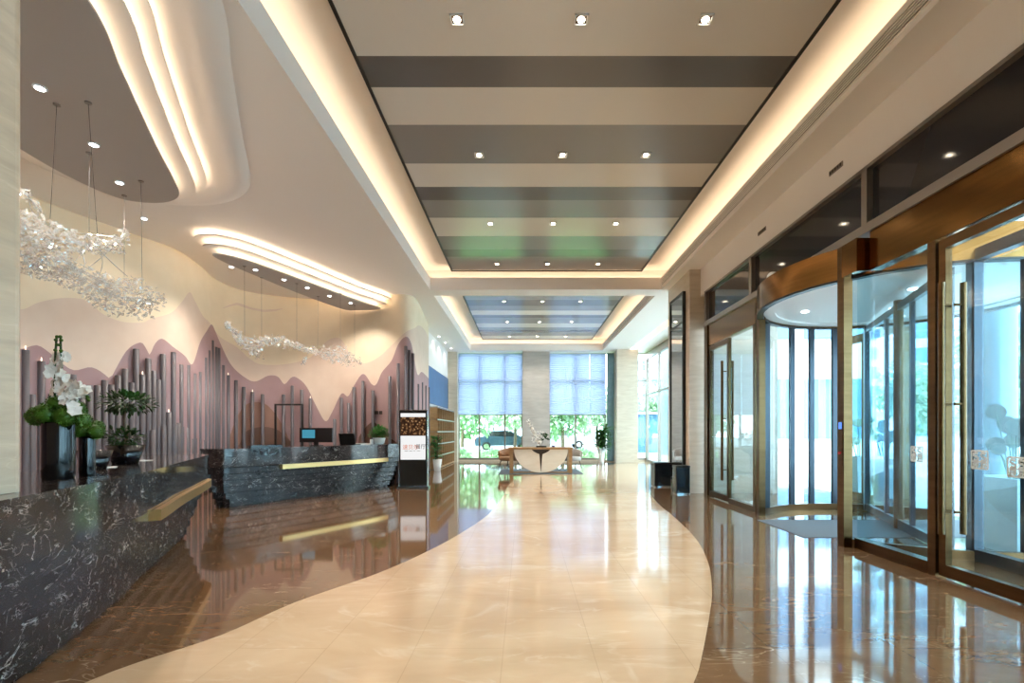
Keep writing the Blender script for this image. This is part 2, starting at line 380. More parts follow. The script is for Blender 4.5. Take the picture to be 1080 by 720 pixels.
for p in WALL:
    if p.y < 1.2: zz = None; px = -999
    px = CX+F*p.x/p.y if p.y > 1.2 else -400
    Y = max(p.y, 1.2)
    if px < 10: zt, zm = 3.2, 2.6
    else: zt, zm = zof(P_taupe, px, Y), zof(P_mauve, px, Y)
    zd = zof(P_dark, px, Y) if 240 <= px <= 424 and Y > 8 else 0
    zb = zof(P_brown, px, Y) if 240 <= px <= 312 and Y > 8 else 0
    zb = max(zb, zd); zm = max(zm, zb); zt = max(zt, zm)
    c0 = c1 = zt+.001
    if 234 <= px <= 299 and Y > 8: c0 = max(zt, EYE+(HY-interp(P_cloud_lo, px))*Y/F); c1 = max(zt, EYE+(HY-interp(P_cloud_hi, px))*Y/F)
    cur = (p, [0, zd, zb, zm, zt, c0, c1, SOFFIT])
    if prev:
        a, za = prev; b, z2 = cur
        for i, mi in enumerate((4,3,2,1,0,1,0)):
            if za[i+1]-za[i] < 1e-5 and z2[i+1]-z2[i] < 1e-5: continue
            mb.add([(a.x,a.y,za[i]),(b.x,b.y,z2[i]),(b.x,b.y,z2[i+1]),(a.x,a.y,za[i+1])], [(0,1,2,3)], mi, True)
    prev = cur
for a, b in zip(WALL, WALL[1:]):                                         # back skin, so the wall has a thickness
    mb.add([(a.x-.12,a.y+.05,0),(a.x-.12,a.y+.05,SOFFIT),(b.x-.12,b.y+.05,SOFFIT),(b.x-.12,b.y+.05,0)], [(0,1,2,3)], 0)
struct('wall_left', mb, [M['cream'],M['taupe'],M['mauve'],M['brown'],M['dbrown']], 'curved reception wall with layered mountain mural in cream, taupe and mauve', 'wall')
struct('wall_left_end', MB().box(-3.6,16.62,0,-3.4,22.3,SOFFIT), M['white'], 'plain white side wall beyond the mural', 'wall')
struct('wall_rear', MB().box(-3.6,-2.6,0,4.0,-2.5,SOFFIT), M['cream'], 'plain wall behind the viewpoint', 'wall')
# --- end wall with two windows
mb = MB().box(-3.45,21.9,0,-2.98,22.4,SOFFIT).box(-3.45,YB,4.87,5.6,22.45,SOFFIT).box(-3.0,YB,0,5.6,22.45,.08)
struct('wall_back', mb, M['stone'], 'end wall framing the tall windows', 'wall')
struct('column_middle', MB().box(-.08,21.85,0,1.12,22.45,SOFFIT), M['stone_grey'], 'grey stone pier between the two end windows', 'column')
struct('column_right', MB().box(4.0,21.3,0,4.92,22.3,SOFFIT), M['stone'], 'pale stone column right of the end windows', 'column')
for k, (x0, x1, ms, seams) in enumerate(((-2.98,-.08,(-2.03,-.88),(-2.03,-.88)), (1.12,3.68,(2.32,),(1.87,2.95)))):
    wob = tag(MB().box(x0,22.36,.08,x1,22.38,4.87).build('window_%d' % (k+1), M['glass_far']), ('left' if k == 0 else 'right')+' tall end window with pleated blind half down', 'window', None, 'structure')
    fr = MB().box(x0,22.32,.08,x1,22.42,.16).box(x0,22.32,.16,x0+.05,22.42,4.87).box(x1-.05,22.32,.16,x1,22.42,4.87).box(x0,22.32,3.62,x1,22.42,3.7)
    for x in ms: fr.box(x-.035,22.32,.16,x+.035,22.42,4.87)
    fr.build('window_frame', M['alu'], wob)
    edges = [x0+.06]+list(seams)+[x1-.06]
    for j in range(3):
        b = MB(); a0, a1 = edges[j]+(.004 if j else -.05), edges[j+1]-(.004 if j < 2 else -.05); n = 34; z0, z1 = 2.12, 4.86; yo = 22.2+(.04 if j == 1 else 0); a0 -= .003*(j>0); a1 += .003*(j<2)
        vs = []
        for i in range(2*n+1):
            z = z0+(z1-z0)*i/(2*n); yy = yo+(.022 if i % 2 else 0); vs += [(a0,yy,z),(a1,yy,z)]
        b.add(vs, [(2*i,2*i+1,2*i+3,2*i+2) for i in range(2*n)])
        bl = b.build('pleated_blind', M['blind'])
        tag(bl, 'white pleated blind half lowered, %s panel of the %s end window' % (('left','middle','right')[j], ('left','right')[k]), 'blind', 'pleated blinds on the end windows')
        MB().box(a0,22.19,z0-.03,a1,22.23,z0).build('bottom_rail', M['alu'], bl)
# curtain beside the right window
cb = MB(); pts = []
for i in range(49):
    x = 3.68+.34*i/48; pts.append((x, 21.98+.05*math.sin(i*1.05)))
cb.add([(x,y,.03) for x,y in pts]+[(x,y,4.85) for x,y in pts], [(i,i+1,49+i+1,49+i) for i in range(48)], 0, True)
tag(cb.build('curtain', M['curtain']), 'grey teal floor-length curtain drawn back beside the right end window', 'curtain')
# alcove glazing on the right, behind the pier
gl = tag(MB().box(5.55,12.4,.1,5.57,22.3,4.6).build('window_3', M['glass_far']), 'glazed side bay beyond the stone pier', 'window', None, 'structure')
fr = MB().box(5.5,12.4,0,5.62,22.3,.1).box(5.5,12.4,3.0,5.62,22.3,3.06).box(5.5,12.4,4.6,5.62,22.3,4.9)
for y in (14.4,16.4,18.4,20.3,22.25): fr.box(5.5,y-.03,.1,5.62,y+.03,4.6)
fr.build('window_frame', M['alu'], gl)
gl = tag(MB().box(4.92,22.36,.1,5.55,22.38,4.87).build('window_4', M['glass_far']), 'narrow end window right of the pale stone column', 'window', None, 'structure')
MB().box(4.92,22.32,.08,5.55,22.42,.16).box(4.92,22.32,3.62,5.55,22.42,3.7).box(5.5,22.32,.1,5.55,22.42,4.87).build('window_frame', M['alu'], gl)
struct('pier_right', MB().box(3.62,10.8,0,5.55,12.4,SOFFIT), M['stone'], 'beige stone pier beside the entrance doors', 'column')
# column at the near left, standing on the desk
struct('column_left', MB().rbox(-3.35,1.45,1.051,-2.50,2.48,SOFFIT,.06), M['stone_dark'], 'beige stone column rising beside the near desk', 'column')

# --- ceilings
Y1, Y2a, Y2b, Y3, YN = 12.33, 12.9, 12.9, 21.55, -1.2
mb = MB()
mb.box(-8.6,-2.6,SOFFIT,XL-.5,22.45,SOFFIT+.04)
mb.box(XL-.5,-2.6,SOFFIT,XL,22.45,SOFFIT+.04).box(XR,-2.6,SOFFIT,4.55,22.45,SOFFIT+.04).box(4.85,-2.6,SOFFIT,7.0,22.45,SOFFIT+.04)
mb.box(4.55,-2.6,SOFFIT,4.85,13.2,SOFFIT+.04).box(4.55,21.4,SOFFIT,4.85,22.45,SOFFIT+.04)
mb.box(XL,Y1,SOFFIT,XR,Y2a,SOFFIT+.04).box(XL,Y3,SOFFIT,XR,22.45,SOFFIT+.04).box(XL,-2.6,SOFFIT,XR,YN,SOFFIT+.04)
mb.box(4.5,13.2,SOFFIT+.3,4.9,21.4,SOFFIT+.34).box(4.5,13.2,SOFFIT+.04,4.55,21.4,SOFFIT+.3).box(4.85,13.2,SOFFIT+.04,4.9,21.4,SOFFIT+.3)
struct('ceiling', mb, M['white'], 'white soffit ceiling around the coffers', 'ceiling')
LIP, UP = 5.2, 5.45
for k, (ya, yb) in enumerate(((YN,Y1),(Y2b,Y3))):
    mb = MB(); t = .03; g = .45
    for x0,y0,x1,y1 in ((XL-t,ya-t,XL,yb+t),(XR,ya-t,XR+t,yb+t),(XL,ya-t,XR,ya),(XL,yb,XR,yb+t)): mb.box(x0,y0,SOFFIT+.04,x1,y1,LIP)
    for x0,y0,x1,y1 in ((XL-g,ya-.25,XL-g+t,yb+.25),(XR+g-t,ya-.25,XR+g,yb+.25),(XL-g,ya-.25,XR+g,ya-.25+t),(XL-g,yb+.25-t,XR+g,yb+.25)): mb.box(x0,y0,SOFFIT+.04,x1,y1,UP)
    mb.box(XL-g,ya-.25,UP,XR+g,yb+.25,UP+.04)
    struct('ceiling_coffer', mb, M['white'], ('near' if k == 0 else 'far')+' recessed coffer with glowing cove edges', 'ceiling')
    led = MB(); zl = LIP-.1
    for x0,y0,x1,y1 in ((XL-.14,ya,XL-.1,yb),(XR+.1,ya,XR+.14,yb),(XL,ya-.14,XR,ya-.1),(XL,yb+.1,XR,yb+.14)): led.box(x0,y0,zl,x1,y1,zl+.02)
    tag(led.build('cove_light', M['led']), 'warm hidden strip light around the '+('near' if k == 0 else 'far')+' ceiling coffer', 'cove light', 'coffer strip lights')
tag(MB().box(4.6,13.3,SOFFIT+.1,4.63,21.3,SOFFIT+.12).build('cove_light', M['led']), 'warm strip light in the slot over the side bay', 'cove light')
HP = 3.95
def sy(y): return F*HP/(HY-y)
def panel(name, x0, x1, ya, yb, stripes, label):
    mb = MB(); z = EYE+HP; f = .035; mi = {'l':0,'m':1,'d':2}
    cuts = [ya]+[s[0] for s in stripes]
    for (a, c), b in zip(zip(cuts, [s[1] for s in stripes]), cuts[1:]):
        mb.box(x0, a, z, x1, b, z+.02, mi[c])
    mb.box(x0-f,ya-f,z-.015,x0,yb+f,z+.13,3).box(x1,ya-f,z-.015,x1+f,yb+f,z+.13,3).box(x0,ya-f,z-.015,x1,ya,z+.13,3).box(x0,yb,z-.015,x1,yb+f,z+.13,3)
    struct(name, mb, [M['st_light'],M['st_mid'],M['st_dark'],M['blackframe']], label, 'ceiling')
XP0, XP1 = -1.76, 2.86
st1 = [(1.0,'l'),(1.5,'m'),(2.2,'l'),(2.7,'d'),(3.2,'l'),(3.6,'m'),(sy(59),'l'),(sy(92),'d'),(sy(131.6),'l'),(sy(172.4),'m'),(sy(197),'l'),(sy(211),'d'),(sy(229.5),'m'),(sy(249),'l'),(sy(263),'m'),(sy(270.6),'d'),(sy(284),'m'),(12.1,'l')]
panel('ceiling_panel', XP0, XP1, -.6, 12.1, st1, 'glossy striped grey and beige panel in the near coffer')
st2 = [(13.7,'m'),(14.3,'l'),(14.8,'m'),(15.5,'d'),(16.1,'m'),(16.7,'l'),(17.1,'d'),(18.0,'m'),(18.7,'l'),(19.2,'m'),(19.6,'d'),(20.3,'m'),(21.1,'l')]
panel('ceiling_panel', XP0, XP1, 13.2, 21.1, st2, 'glossy striped panel in the far coffer')
# tiered dropped ceilings over reception
def tiers(outline, label, offs, led_closed=True):
    g = spline([(*p,0) for p in outline], 8, True)
    area = sum(a.x*b.y-b.x*a.y for a, b in zip(g, g[1:]+g[:1]))
    if area < 0: g = g[::-1]
    g = [(p.x,p.y) for p in g]
    o2, o3 = [tuple(p) for p in offset(g, offs[0])], [tuple(p) for p in offset(g, offs[1])]
    c = struct('ceiling_tier', MB().prism(g, GREY_Z, GREY_Z+.02, 0, True), M['ceil_shade'], 'shade-grey dropped oval ceiling '+label, 'ceiling')
    struct('ceiling_tier', MB().prism(o2, T2_Z, T2_Z+.02, 0, True), M['white'], 'middle white tier '+label, 'ceiling')
    struct('ceiling_tier', MB().prism(o3, T3_Z, T3_Z+.02, 0, True), M['white'], 'upper white tier '+label, 'ceiling')
    for nm, oo, z in (('lowest', g, GREY_Z), ('middle', o2, T2_Z), ('upper', o3, T3_Z)):
        a = [tuple(p) for p in offset(oo, -.10)]; b = [tuple(p) for p in offset(oo, -.13)]; n = len(a)
        vs = [(p[0],p[1],z+.03) for p in a]+[(p[0],p[1],z+.03) for p in b]+[(p[0],p[1],z+.045) for p in a]+[(p[0],p[1],z+.045) for p in b]
        lm = MB().add(vs, [(i,(i+1)%n,2*n+(i+1)%n,2*n+i) for i in range(n)]+[(2*n+i,2*n+(i+1)%n,3*n+(i+1)%n,3*n+i) for i in range(n)])
        tag(lm.build('cove_light', M['led_tier']), 'warm strip light along the %s tier %s' % (nm, label), 'cove light', 'strip lights of the tiered ceilings')
def swell(outline, label, prof):
    g = spline([(*p,0) for p in outline], 8, True)
    if sum(a.x*b.y-b.x*a.y for a, b in zip(g, g[1:]+g[:1])) < 0: g = g[::-1]
    n = len(g); rows_ = [offset(g, d) for d, z in prof]; vs = [(p.x,p.y,z) for r, (d, z) in zip(rows_, prof) for p in r]
    fs = [(k*n+(i+1)%n, k*n+i, (k+1)*n+i, (k+1)*n+(i+1)%n) for k in range(len(prof)-1) for i in range(n)]
    struct('ceiling_swell', MB().add(vs, fs, 0, True), M['white'], 'softly moulded white ceiling swell '+label, 'ceiling')
grey1 = [(-3.02,1.4),(-2.98,2.4),(-3.24,3.66),(-3.61,4.44),(-4.14,5.55),(-4.45,6.25),(-4.68,6.68),(-5.0,6.88),(-5.35,6.88),(-5.59,6.71),(-5.72,6.2),(-5.7,5.5),(-5.5,4.5),(-5.1,3.2),(-4.4,1.6),(-3.6,.8)]
tiers(grey1, 'over the near desk', (.18,.31))
swell(grey1, 'around the tiered oval over the near desk', [(.1,4.895),(.36,4.885),(.55,4.855),(.68,4.85),(.78,4.87),(.84,4.899)])
grey2 = [(-5.66,8.95),(-5.45,8.95),(-5.19,9.3),(-4.7,10.5),(-4.13,12.0),(-3.75,12.75),(-3.9,12.95),(-4.4,13.02),(-4.75,12.9),(-5.2,11.5),(-5.48,10.3),(-5.66,9.4)]
tiers(grey2, 'over the far desk', (.15,.28))

# --- entrance front on the right
mb = MB().box(WX-.02,-2.6,4.31,WX+.2,10.8,SOFFIT)
struct('bulkhead_right', mb, M['white'], 'white bulkhead above the entrance glazing', 'wall')
ys = [-2.5,.2,2.7,5.56,8.37,10.45]
for i in range(5):
    a, b = ys[i], ys[i+1]
    wob = struct('window_%d' % (5+i), MB().box(WX+.02,a+.04,3.67,WX+.05,b-.04,4.31), M['darkglass'], 'dark transom pane, %s from the far end above the doors' % ORD[4-i], 'window')
    MB().box(WX-.05,b-.045,3.6,WX+.06,b+.045,4.31).build('window_frame', M['alu'], wob)
struct('trim_1', MB().box(WX-.07,-2.5,3.57,WX+.06,10.5,3.67).box(WX-.05,-2.5,4.29,WX+.06,10.5,4.33), M['alu'], 'grey rail under the dark transom panes', 'trim')
struct('trim_2', MB().box(WX-.04,-2.5,3.14,WX+.08,5.48,3.57).box(WX-.04,8.2,3.14,WX+.08,10.45,3.57), M['bronze'], 'bronze fascia over the entrance doors', 'trim')
struct('trim_3', MB().box(WX-.06,10.3,0,WX+.08,10.48,3.57).box(WX-.045,4.6,0,WX+.06,4.69,3.14).box(WX-.07,2.72,0,WX+.08,2.82,3.14).box(WX-.06,8.16,0,WX+.06,8.24,3.14), M['bronze_dark'], 'bronze posts framing the entrance doors', 'trim')
struct('trim_4', MB().box(WX-.05,4.69,0,WX+.06,5.72,.12).box(WX-.06,-2.5,0,WX+.06,2.72,.1).box(WX-.05,8.24,0,WX+.05,9.26,.1), M['bronze_dark'], 'bronze floor rails under the fixed glass', 'trim')
def pane(name, y0, y1, z0, z1, label, x=WX):
    return struct(name, MB().box(x-.006,y0,z0,x+.006,y1,z1), M['glass'], label, 'window')
pane('window_10', 4.71, 5.46, .12, 3.14, 'fixed glass panel between the bronze post and the revolving door')
pane('window_11', 5.48, 5.74, .12, 3.14, 'narrow fixed glass panel beside the revolving door post')
pane('window_12', 8.26, 9.24, .1, 3.14, 'fixed glass panel between the far door and the revolving door')
pane('window_13', -2.4, 2.7, .1, 3.14, 'fixed glass nearest the viewpoint')
def swing_door(name, y0, y1, hy, label):
    d = tag(MB().box(WX-.008,y0+.06,.13,WX+.008,y1-.06,3.06).build(name, M['glass']), label, 'door', None, 'structure')
    s = .075
    MB().box(WX-.03,y0,.02,WX+.03,y0+s,3.12).box(WX-.03,y1-s,.02,WX+.03,y1,3.12).box(WX-.03,y0+s,.02,WX+.03,y1-s,.13).box(WX-.03,y0+s,3.03,WX+.03,y1-s,3.12).build('door_frame', M['bronze_dark'], d)
    for sx in (-1, 1):
        h = MB().tube([(WX+sx*.1,hy,.42),(WX+sx*.1,hy,2.7)], .026, 12)
        for z in (.62,1.6,2.5): h.tube([(WX+sx*.02,hy,z),(WX+sx*.1,hy,z)], .012, 8)
        h.build('door_handle', M['bronze_dark'], d)
    return d
swing_door('door_1', 2.84, 4.58, 4.47, 'near glass swing door with long bronze bar handles')
swing_door('door_2', 9.3, 10.28, 9.42, 'far glass swing door with long dark bar handle')
# outer line of the near vestibule
vo = tag(MB().box(4.74,-2.4,.1,4.755,5.15,3.1).build('window_14', M['glass']), 'outer glass wall of the near vestibule', 'window', None, 'structure')
MB().box(4.7,5.15,0,4.8,5.25,3.6).box(4.7,3.35,0,4.8,3.43,3.6).box(4.7,-2.4,0,4.8,5.15,.12).box(4.7,-2.4,3.14,4.8,5.25,3.26).build('window_frame', M['darksteel'], vo)
vf = tag(MB().box(6.74,8.8,.1,6.755,10.7,3.1).build('window_15', M['glass']), 'outer glass wall of the far vestibule', 'window', None, 'structure')
MB().box(6.7,8.7,0,6.8,8.8,3.6).box(6.7,9.75,0,6.8,9.8,3.2).box(6.7,8.8,0,6.8,10.75,.12).box(6.7,8.7,3.14,6.8,10.75,3.3).build('window_frame', M['bronze_dark'], vf)
struct('wall_porch', MB().box(4.1,-2.5,5.2,9.5,12.0,5.3).box(4.08,-2.5,3.6,4.12,10.8,5.2), M['white'], 'white porch soffit outside the entrance', 'ceiling')

# ================================================================== REVOLVING DOOR
RX, RY, RR = 5.2, 6.85, 1.75
rd = thing('revolving_door', 'large round revolving door with bronze canopy between the glass doors', 'revolving door', (RX,RY,0))
def arc(r, a0, a1, n): return [(r*math.cos(a0+(a1-a0)*i/n), r*math.sin(a0+(a1-a0)*i/n)) for i in range(n+1)]
def ring(mb, r0, r1, a0, a1, z0, z1, n=40, m=0):
    o, i = arc(r1,a0,a1,n), arc(r0,a0,a1,n); full = abs(a1-a0) > 6.28
    vs = [(x,y,z0) for x,y in i]+[(x,y,z0) for x,y in o]+[(x,y,z1) for x,y in i]+[(x,y,z1) for x,y in o]; k = n+1
    mb.add(vs, [(k+j,k+j+1,3*k+j+1,3*k+j) for j in range(n)]+[(j+1,j,2*k+j,2*k+j+1) for j in range(n)], m, True)
    mb.add(vs, [(j,j+1,k+j+1,k+j) for j in range(n)]+[(2*k+j+1,2*k+j,3*k+j,3*k+j+1) for j in range(n)], m)
    if not full: mb.add(vs, [(0,k,3*k,2*k),(n,2*k+n,3*k+n,k+n)], m)
    return mb
c = MB(); ring(c, RR-.06, RR+.03, 0, 2*PI, 3.15, 3.52, 64); c.build('canopy', M['bronze'], rd)
c = MB().lathe([(RR-.06,3.19),(RR-.06,3.21)], n=48); ring(c, RR-.22, RR-.06, 0, 2*PI, 3.165, 3.19, 48); c.build('canopy_soffit', M['white'], rd)
MB().lathe([(RR-.05,3.46),(RR-.05,3.5)], n=48).build('canopy_roof', M['bronze_dark'], rd)
c = MB(); ring(c, RR-.05, RR+.035, 0, 2*PI, 3.125, 3.15, 48); c.build('canopy_trim', M['blackframe'], rd)
for i, (dx, dy) in enumerate(((.3,.5),(-.5,.35),(-.2,-.5),(.8,1.0),(-.9,.7))):
    MB().lathe([(.05,0),(.05,.012)], n=12).build('canopy_light', M['lamp_cool'], rd, (dx,dy,3.177))
A = [math.atan2(1.01,-1.43), math.atan2(-1.01,-1.43), math.atan2(-1.01,1.43), math.atan2(1.01,1.43)]
for i, a in enumerate(A):
    x, y = RR*math.cos(a), RR*math.sin(a)
    big = i == 1
    p = MB().box(x-.05,y-.1 if big else y-.05,0,x+.05,y+.02 if big else y+.05,3.52 if i < 2 else 3.14).build('post', M['bronze_dark'] if big else (M['bronze_dark'] if i < 2 else M['darksteel']), rd)
    if big:
        cp = MB().box(x-.056,y-.08,.95,x-.05,y-.005,1.5).build('control_panel', M['bronze_dark'], p)
        cp2 = MB().box(x-.062,y-.07,1.38,x-.056,y-.02,1.46).build('display', M['blue_disp'], rd); cp2['label'] = 'small blue display on the bronze post'
        rb = MB().tube([(x-.075,y-.045,1.1),(x-.056,y-.045,1.1)], .016, 12).build('stop_button', M['red'], rd); rb['label'] = 'red emergency stop button on the bronze post'
MB().box(-1.48,-1.33,3.15,-1.33,-1.07,3.52).build('side_panel', M['bronze'], rd)
# curved glass flanks: far side and near side
for s in (1, -1):
    a0, a1 = (A[0], A[3]) if s == 1 else (A[1], A[2])
    g = MB(); ring(g, RR-.012, RR, a0, a1, .1, 3.13, 24); gg = g.build('curved_glass', M['glass'], rd)
    k = MB(); ring(k, RR-.035, RR+.025, a0, a1, 0, .1, 24); k.build('floor_rail', M['bronze_dark'], rd)
    for t in ((.1,.32,.44,.56) if s == 1 else (.5,)):
        a = a0+(a1-a0)*t
        MB().box(RR*math.cos(a)-.04,RR*math.sin(a)-.03,.1,RR*math.cos(a)+.04,RR*math.sin(a)+.03,3.13).build('mullion', M['darksteel'], gg)
rotor = MB().lathe([(.06,.01),(.06,3.17)], n=16).build('rotor_hub', M['bronze_dark'], rd)
wd = math.atan2(.93,.37)
for s in (0, PI):
    ca, sa = math.cos(wd+s), math.sin(wd+s); R_ = Matrix.Rotation(wd+s, 4, 'Z')
    f = MB().box(.06,-.03,.02,RR-.1,.03,.14).box(.06,-.03,3.02,RR-.1,.03,3.12).box(RR-.2,-.04,.02,RR-.1,.04,3.12).box(.5,-.025,.14,.56,.025,3.02)
    f.v = [tuple(R_ @ Vector(p)) for p in f.v]; wf = f.build('rotor_wing', M['darksteel'], rd)
    f = MB().box(.06,-.006,.14,RR-.2,.006,3.02); f.v = [tuple(R_ @ Vector(p)) for p in f.v]; f.build('wing_pane', M['glass'], wf)
tag(MB().box(0,0,0,3.1,1.25,.006).build('entrance_mat', M['rug'], None, (3.55,6.27,.0)), 'grey blue mat running through the revolving door', 'mat')
ds = thing('dome_sensor', 'small cream dome sensor on top of the revolving door canopy', 'sensor', (3.575,7.1,3.52))
MB().lathe([(.08,0),(.08,.05),(.07,.09),(.04,.12),(0,.13)], n=16).build('dome', M['pot_white'], ds)
MB().lathe([(.085,-.0),(.085,.012)], n=16).build('base', M['alu'], ds)
# white stickers on the glass
def stroke(mb, pts, w, x):
    for (a, b), (c_, d) in zip(pts, pts[1:]):
        dy, dz = c_-a, d-b; L = math.hypot(dy, dz); ny, nz = -dz/L*w/2, dy/L*w/2
        mb.add([(x,a+ny,b+nz),(x,c_+ny,d+nz),(x,c_-ny,d-nz),(x,a-ny,b-nz)], [(0,1,2,3)])
def sticker(y, z, s, label):
    x = -.012; mb = MB()
    def S(cy, cz, r):
        return [(cy-r*.7, cz+r*.75),(cy-r*.3,cz+r),(cy+r*.5,cz+r),(cy+r*.8,cz+r*.6),(cy+r*.5,cz+r*.1),(cy-r*.5,cz-r*.1),(cy-r*.8,cz-r*.6),(cy-r*.5,cz-r),(cy+r*.3,cz-r),(cy+r*.7,cz-r*.75)]
    h = s/2
    stroke(mb, [(-h,-h),(h,-h)], .014, x); stroke(mb, [(-h,h),(h,h)], .014, x); stroke(mb, [(-h,-h),(-h,h)], .014, x); stroke(mb, [(h,-h),(h,h)], .014, x)
    for cy in (-h*.45, h*.45): stroke(mb, S(cy, h*.35, h*.4), .02, x)
    stroke(mb, [(-h,-h*.2),(h,-h*.2)], .014, x)
    for cy in (-h*.5, h*.45):
        stroke(mb, [(cy-h*.3,-h*.35),(cy+h*.3,-h*.35),(cy+h*.3,-h*.6),(cy-h*.3,-h*.6),(cy-h*.3,-h*.35)], .014, x)
        stroke(mb, [(cy-h*.35,-h*.72),(cy-h*.05,-h*.72),(cy-h*.05,-h*.9)], .014, x); stroke(mb, [(cy+h*.1,-h*.72),(cy+h*.35,-h*.72),(cy+h*.35,-h*.9),(cy+h*.1,-h*.9)], .014, x)
    # thin backing of dots
    mb2 = MB().box(-.0105,-h,-h,-.0095,h,h)
    t = mb.build('glass_sticker', M['decal'], None, (WX,y,z)); tag(t, label, 'sticker', 'white stickers on the entrance glass')
sticker(4.86, 1.13, .14, 'white square sticker with curly letters on the fixed glass left of the bronze post')
sticker(4.19, 1.11, .15, 'white square sticker on the near door glass, beside the bar handle')
sticker(3.87, 1.07, .15, 'white square sticker on the near door, in front of the dark planter leaves')

# framed mirror pane on the pier
mp = thing('wall_mirror', 'tall black framed mirror pane on the stone pier', 'mirror', (3.62,11.55,0))
MB().box(-.05,-.46,.25,-.03,.46,4.45).build('mirror_glass', mat('grey_mirror', (205,208,210), .03, 1), mp)
MB().box(-.07,-.5,.2,0,-.45,4.5).box(-.07,.45,.2,0,.5,4.5).box(-.07,-.45,.2,0,.45,.26).box(-.07,-.45,4.44,0,.45,4.5).box(-.06,-.45,3.8,-.02,.45,3.84).build('mirror_frame', M['blackframe'], mp)
def trash_bin(x, y, wd_, h, label):
    t = thing('trash_bin', label, 'bin', (x,y,0), 0, 'dark bins by the stone pier'); a = wd_/2
    MB().rbox(-a,-a,.03,a,a,h-.05,.02).build('bin_body', M['navy'], t)
    MB().rbox(-a-.004,-a-.004,h-.05,a+.004,a+.004,h,.02).rbox(-a*.6,-a*.6,h,a*.6,a*.6,h+.004,.02).build('bin_lid', M['black'], t)
    MB().rbox(-a+.01,-a+.01,0,a-.01,a-.01,.03,.02).build('bin_base', M['steel'], t)
trash_bin(3.4, 10.7, .3, .62, 'small blue-black bin, nearer of the two by the stone pier')
trash_bin(3.36, 12.15, .4, .6, 'wider black bin, farther of the two by the stone pier')

# linear air grilles and small bulkhead vents
for k, (ya, yb) in enumerate(((YN+.2,Y1-.1),(Y2b+.1,Y3-.2))):
    v = thing('air_grille', 'long slotted air grille along the right edge of the '+('near' if k == 0 else 'far')+' coffer', 'vent', (XR,ya,4.98), 0, 'linear air grilles')
    L = yb-ya
    MB().box(-.006,0,0,0,L,.14).build('backing', M['espresso'], v)
    MB().box(-.016,0,-.012,0,L,0).box(-.016,0,.14,0,L,.152).box(-.016,-.012,-.012,0,0,.152).box(-.016,L,-.012,0,L+.012,.152).build('frame', M['white'], v)
    for i in range(4): MB().box(-.016,0,.02+.03*i,-.006,L,.034+.03*i).build('slat', M['white'], v)
for i, (y, wh) in enumerate(((6.1,'nearer'),(8.0,'farther'))):
    v = thing('wall_vent', 'tiny slotted vent in the white bulkhead, '+wh+' of two above the transom panes', 'vent', (WX-.02,y,4.6), 0, 'bulkhead vents')
    MB().box(-.01,-.13,-.03,0,.13,.03).build('frame', M['alu'], v)
    for j in range(5): MB().box(-.014,-.11+.05*j,-.018,-.01,-.08+.05*j,.018).build('slat', M['espresso'], v)

# ================================================================== LAMPS
def spot_light(parent, power, color, size=2.2, blend=.6, r=.05):
    l = bpy.data.lights.new('spot', 'SPOT'); l.energy = power; l.color = color; l.spot_size = size; l.spot_blend = blend; l.shadow_soft_size = r
    o = bpy.data.objects.new('bulb', l); COL.objects.link(o); o.parent = parent; o.location = (0,0,-.02)
def square_lamp(x, y, label, lit=True):
    t = thing('square_downlight', label, 'downlight', (x,y,EYE+HP), 0, 'square downlights in the striped panels'); a = .065
    MB().box(-a,-a,-.014,a,-a+.012,0).box(-a,a-.012,-.014,a,a,0).box(-a,-a,-.014,-a+.012,a,0).box(a-.012,-a,-.014,a,a,0).build('trim_ring', M['pot_white'], t)
    MB().box(-a+.012,-a+.012,-.004,a-.012,a-.012,-.001).build('reflector', M['espresso'], t)
    MB().lathe([(.034,-.012),(.034,-.004)], n=14).build('lens', M['lamp'], t)
    if lit: spot_light(t, SPOT_POWER, (1,.91,.78))
rows = [sy(20), sy(163), sy(235.5), sy(278)]
ROWN = ['nearest','second','third','fourth']
for i, y in enumerate([2.3]+rows):
    for j in range(3):
        x = .545+(j-1)*1.19
        square_lamp(x, y, ('square downlight, %s of three over the viewpoint' % ('left','middle','right')[j]) if i == 0 else 'square downlight, %s of three in the %s row of the near striped panel' % (('left','middle','right')[j], ROWN[i-1]))
for i, y in enumerate((sy(317.6), sy(339.2), sy(354.5))):
    for j in range(3):
        square_lamp(.545+(j-1)*1.16, y, 'square downlight, %s of three in the %s row of the far striped panel' % (('left','middle','right')[j], ROWN[i]))
def round_lamp(p, label, group, power, color=(1,.90,.78), lens='lamp_cool'):
    t = thing('round_downlight', label, 'downlight', p, 0, group)
    MB().lathe([(.055,-.012),(.055,0)], n=18).build('trim_ring', M['pot_white'], t)
    MB().lathe([(.038,-.016),(.038,-.012)], n=18).build('lens', M[lens], t)
    if power: spot_light(t, power, color, 2.3)
for i, (px, py) in enumerate(((42,92),(99,152),(126,192))):
    round_lamp(on_h(px, py, GREY_Z), 'round downlight, %s from the left in the grey ceiling over the near desk' % ORD[i], 'round downlights over the near desk', DESK_SPOT_POWER)
round_lamp(on_h(152,230,SOFFIT), 'round downlight on the white ceiling between the two tiered ovals', 'round downlights over the near desk', 35)
for i, p in enumerate(((-4.7,3.9),)):
    round_lamp((*p, GREY_Z), 'round downlight in the grey ceiling behind the stone column', 'round downlights over the near desk', DESK_SPOT_POWER)
for i, (px, py) in enumerate(((244,281),(269.4,284),(299.5,294.5),(324,303),(347.5,311.7),(369.7,319))):
    round_lamp(on_h(px, py, GREY_Z), 'round downlight, %s from the left in the grey oval over the far desk' % ORD[i], 'round downlights over the far desk', DESK_SPOT_POWER if i != 2 else 0)
